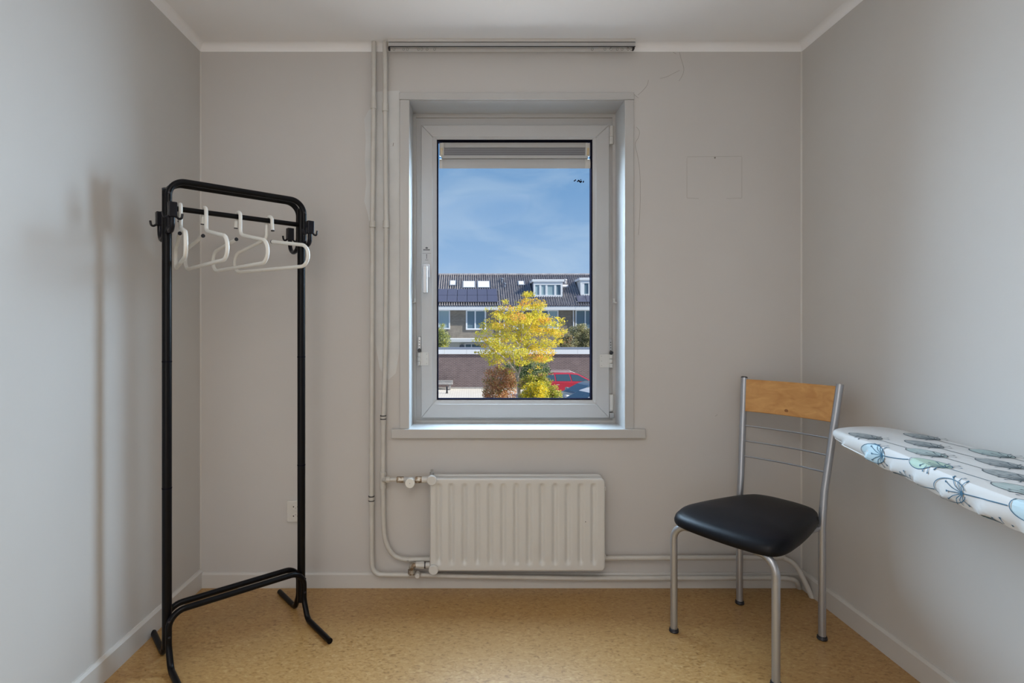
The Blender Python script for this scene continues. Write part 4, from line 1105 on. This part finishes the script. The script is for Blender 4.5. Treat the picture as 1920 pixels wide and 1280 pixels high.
bush('low_hedge', 'low grey brown shrub between the tree and the olive shrub', [HEDGE[0], HEDGE[2], RUST[0], HEDGE[1]], [(1050,642,9),(1060,640,9),(1068,630,8),(1055,650,9),(1066,650,9),(1060,662,10)], 41.2+CY, 4500, .052, (3, 3, 1.2, 1), 13)

# ---- cars
def car(name, label, paint, loc, rz, estate):
    c = thing(name, loc, label, 'car', rz, group='parked cars', local=True)
    # side view, nose towards +x: lower body and greenhouse
    low = [(-2.25, .30), (-2.28, .55), (-2.22, .86), (-2.10, .98), (-.9, 1.00), (.75, .97), (1.25, .93), (1.9, .78), (2.2, .62), (2.26, .42), (2.2, .25), (1.85, .22), (1.72, .42), (1.50, .56), (1.20, .58), (.96, .44), (.84, .22), (-.92, .22), (-1.04, .44), (-1.28, .58), (-1.56, .56), (-1.78, .42), (-1.90, .22)]
    if estate: up = [(-2.10, .98), (-1.95, 1.26), (-1.72, 1.46), (-1.0, 1.51), (-.2, 1.50), (.25, 1.44), (1.20, .94)]
    else: up = [(-1.95, .98), (-1.62, 1.28), (-1.15, 1.44), (-.5, 1.48), (.05, 1.45), (.35, 1.37), (1.22, .935)]
    b_ = MB(); n = len(low); W0 = .87
    Vv = [(x, -W0*(1 if .3 < z < .95 else .95), z) for x, z in low]+[(x, W0*(1 if .3 < z < .95 else .95), z) for x, z in low]
    b_.add(Vv, [tuple(range(n)), tuple(range(2*n-1, n-1, -1))]+[(i, i+n, (i+1) % n+n, (i+1) % n) for i in range(n)])
    b_.build('body', paint, c, bevel=.05, seg=3, smooth=True)
    def wz(z): return .83-(z-.94)/.56*.23
    m = len(up); g_ = MB()
    Vv = [(x, -wz(z), z) for x, z in up]+[(x, wz(z), z) for x, z in up]
    g_.add(Vv, [tuple(range(m)), tuple(range(2*m-1, m-1, -1))]+[(i, i+m, (i+1) % m+m, (i+1) % m) for i in range(m)])
    g_.build('roof', paint, c, bevel=.04, seg=3, smooth=True)
    def sidewin(poly):
        for s in (-1, 1):
            mb = MB(); v0 = [(x, s*(wz(z)+.012), z) for x, z in poly]; v1 = [(x, s*(wz(z)-.03), z) for x, z in poly]; k = len(poly)
            mb.add(v0+v1, [tuple(range(k)), tuple(range(2*k-1, k-1, -1))]+[(i, (i+1) % k, (i+1) % k+k, i+k) for i in range(k)])
            mb.build('side_window', CARGLASS, c)
    if estate: sidewin([(-1.98, 1.02), (-1.72, 1.37), (-1.22, 1.41), (-1.18, 1.02)]); sidewin([(-1.10, 1.02), (-1.14, 1.41), (-.32, 1.42), (-.22, 1.02)]); sidewin([(-.14, 1.02), (-.24, 1.42), (.20, 1.38), (.95, 1.00)])
    else: sidewin([(-1.55, 1.03), (-1.30, 1.32), (-.85, 1.39), (-.78, 1.02)]); sidewin([(-.70, 1.02), (-.77, 1.40), (.02, 1.39), (.30, 1.32), (.95, .99)])
    def screen(pa, pb, nm):
        (xa, za), (xb, zb) = pa, pb; nx, nz_ = (zb-za), -(xb-xa); ln = math.hypot(nx, nz_); nx /= ln; nz_ /= ln
        if nz_ < 0: nx, nz_ = -nx, -nz_
        A = .12; a = (xa+(xb-xa)*A, za+(zb-za)*A); b2 = (xa+(xb-xa)*(1-A), za+(zb-za)*(1-A)); mb = MB(); vs_ = []
        for off in (.014, -.03):
            for (x, z), f in ((a, .9), (b2, .86)):
                for s in (-1, 1): vs_.append((x+nx*off, s*wz(z)*f, z+nz_*off))
        mb.add(vs_, [(0,1,3,2),(4,6,7,5),(0,2,6,4),(1,5,7,3),(0,4,5,1),(2,3,7,6)]); mb.build(nm, CARGLASS, c)
    screen(up[-2], up[-1], 'windscreen'); screen(up[0], up[2] if not estate else up[2], 'rear_window')
    for x in (1.35, -1.42):
        for s in (-1, 1):
            wl = MB().lathe((x, s*.70, .32), (0, s, 0), [(0, .30), (.02, .32), (.16, .32), (.18, .29), (.175, .2)], 24).build('wheel', TYRE, c, smooth=True)
            MB().lathe((x, s*.80, .32), (0, s, 0), [(0, .2), (.075, .2), (.085, .17), (.06, .05)], 18).build('rim', RIM, wl, smooth=True)
    for s in (-1, 1):
        MB().box(2.02, 2.20, s*.62-.18, s*.62+.18, .60, .72).build('headlamp', LAMPW, c, bevel=.03)
        MB().box(-2.285, -2.12, s*.66-.14, s*.66+.14, .70, .92).build('tail_lamp', LAMPR, c, bevel=.03)
        MB().box(.78, .95, s*.98-.10, s*.98+.10, .98, 1.10).build('mirror', paint, c, bevel=.03)
        if estate: MB().tube(fillet([(-1.75, s*.56, 1.47), (-1.65, s*.56, 1.56), (-.1, s*.56, 1.56), (.05, s*.56, 1.48)], .05, 5), .022, 8).build('roof_rail', ALU, c, smooth=True)
        MB().box(-.02, .16, s*.885-.012, s*.885+.012, .80, .83).build('door_handle', ALU, c)
        MB().box(-1.12, -.94, s*.885-.012, s*.885+.012, .80, .83).build('door_handle', ALU, c)
    return c
rc = at(1073, 743, 33+CY); car('estate_car', 'red estate car with roof rails parked before the garages', REDCAR, (rc.x, 33.0+CY, ZG), 0, True)
dc = at(1108, 0, 27.4+CY); car('hatchback_car', 'dark blue grey car parked in front of the red estate', DARKCAR, (dc.x, 27.4+CY, ZG), math.radians(196), False)
wc = at(1113, 0, 24.4+CY); car('hatchback_car', 'white car cut off at the lower right corner of the pane', WHITECAR, (wc.x, 24.2+CY, ZG), math.radians(200), False)
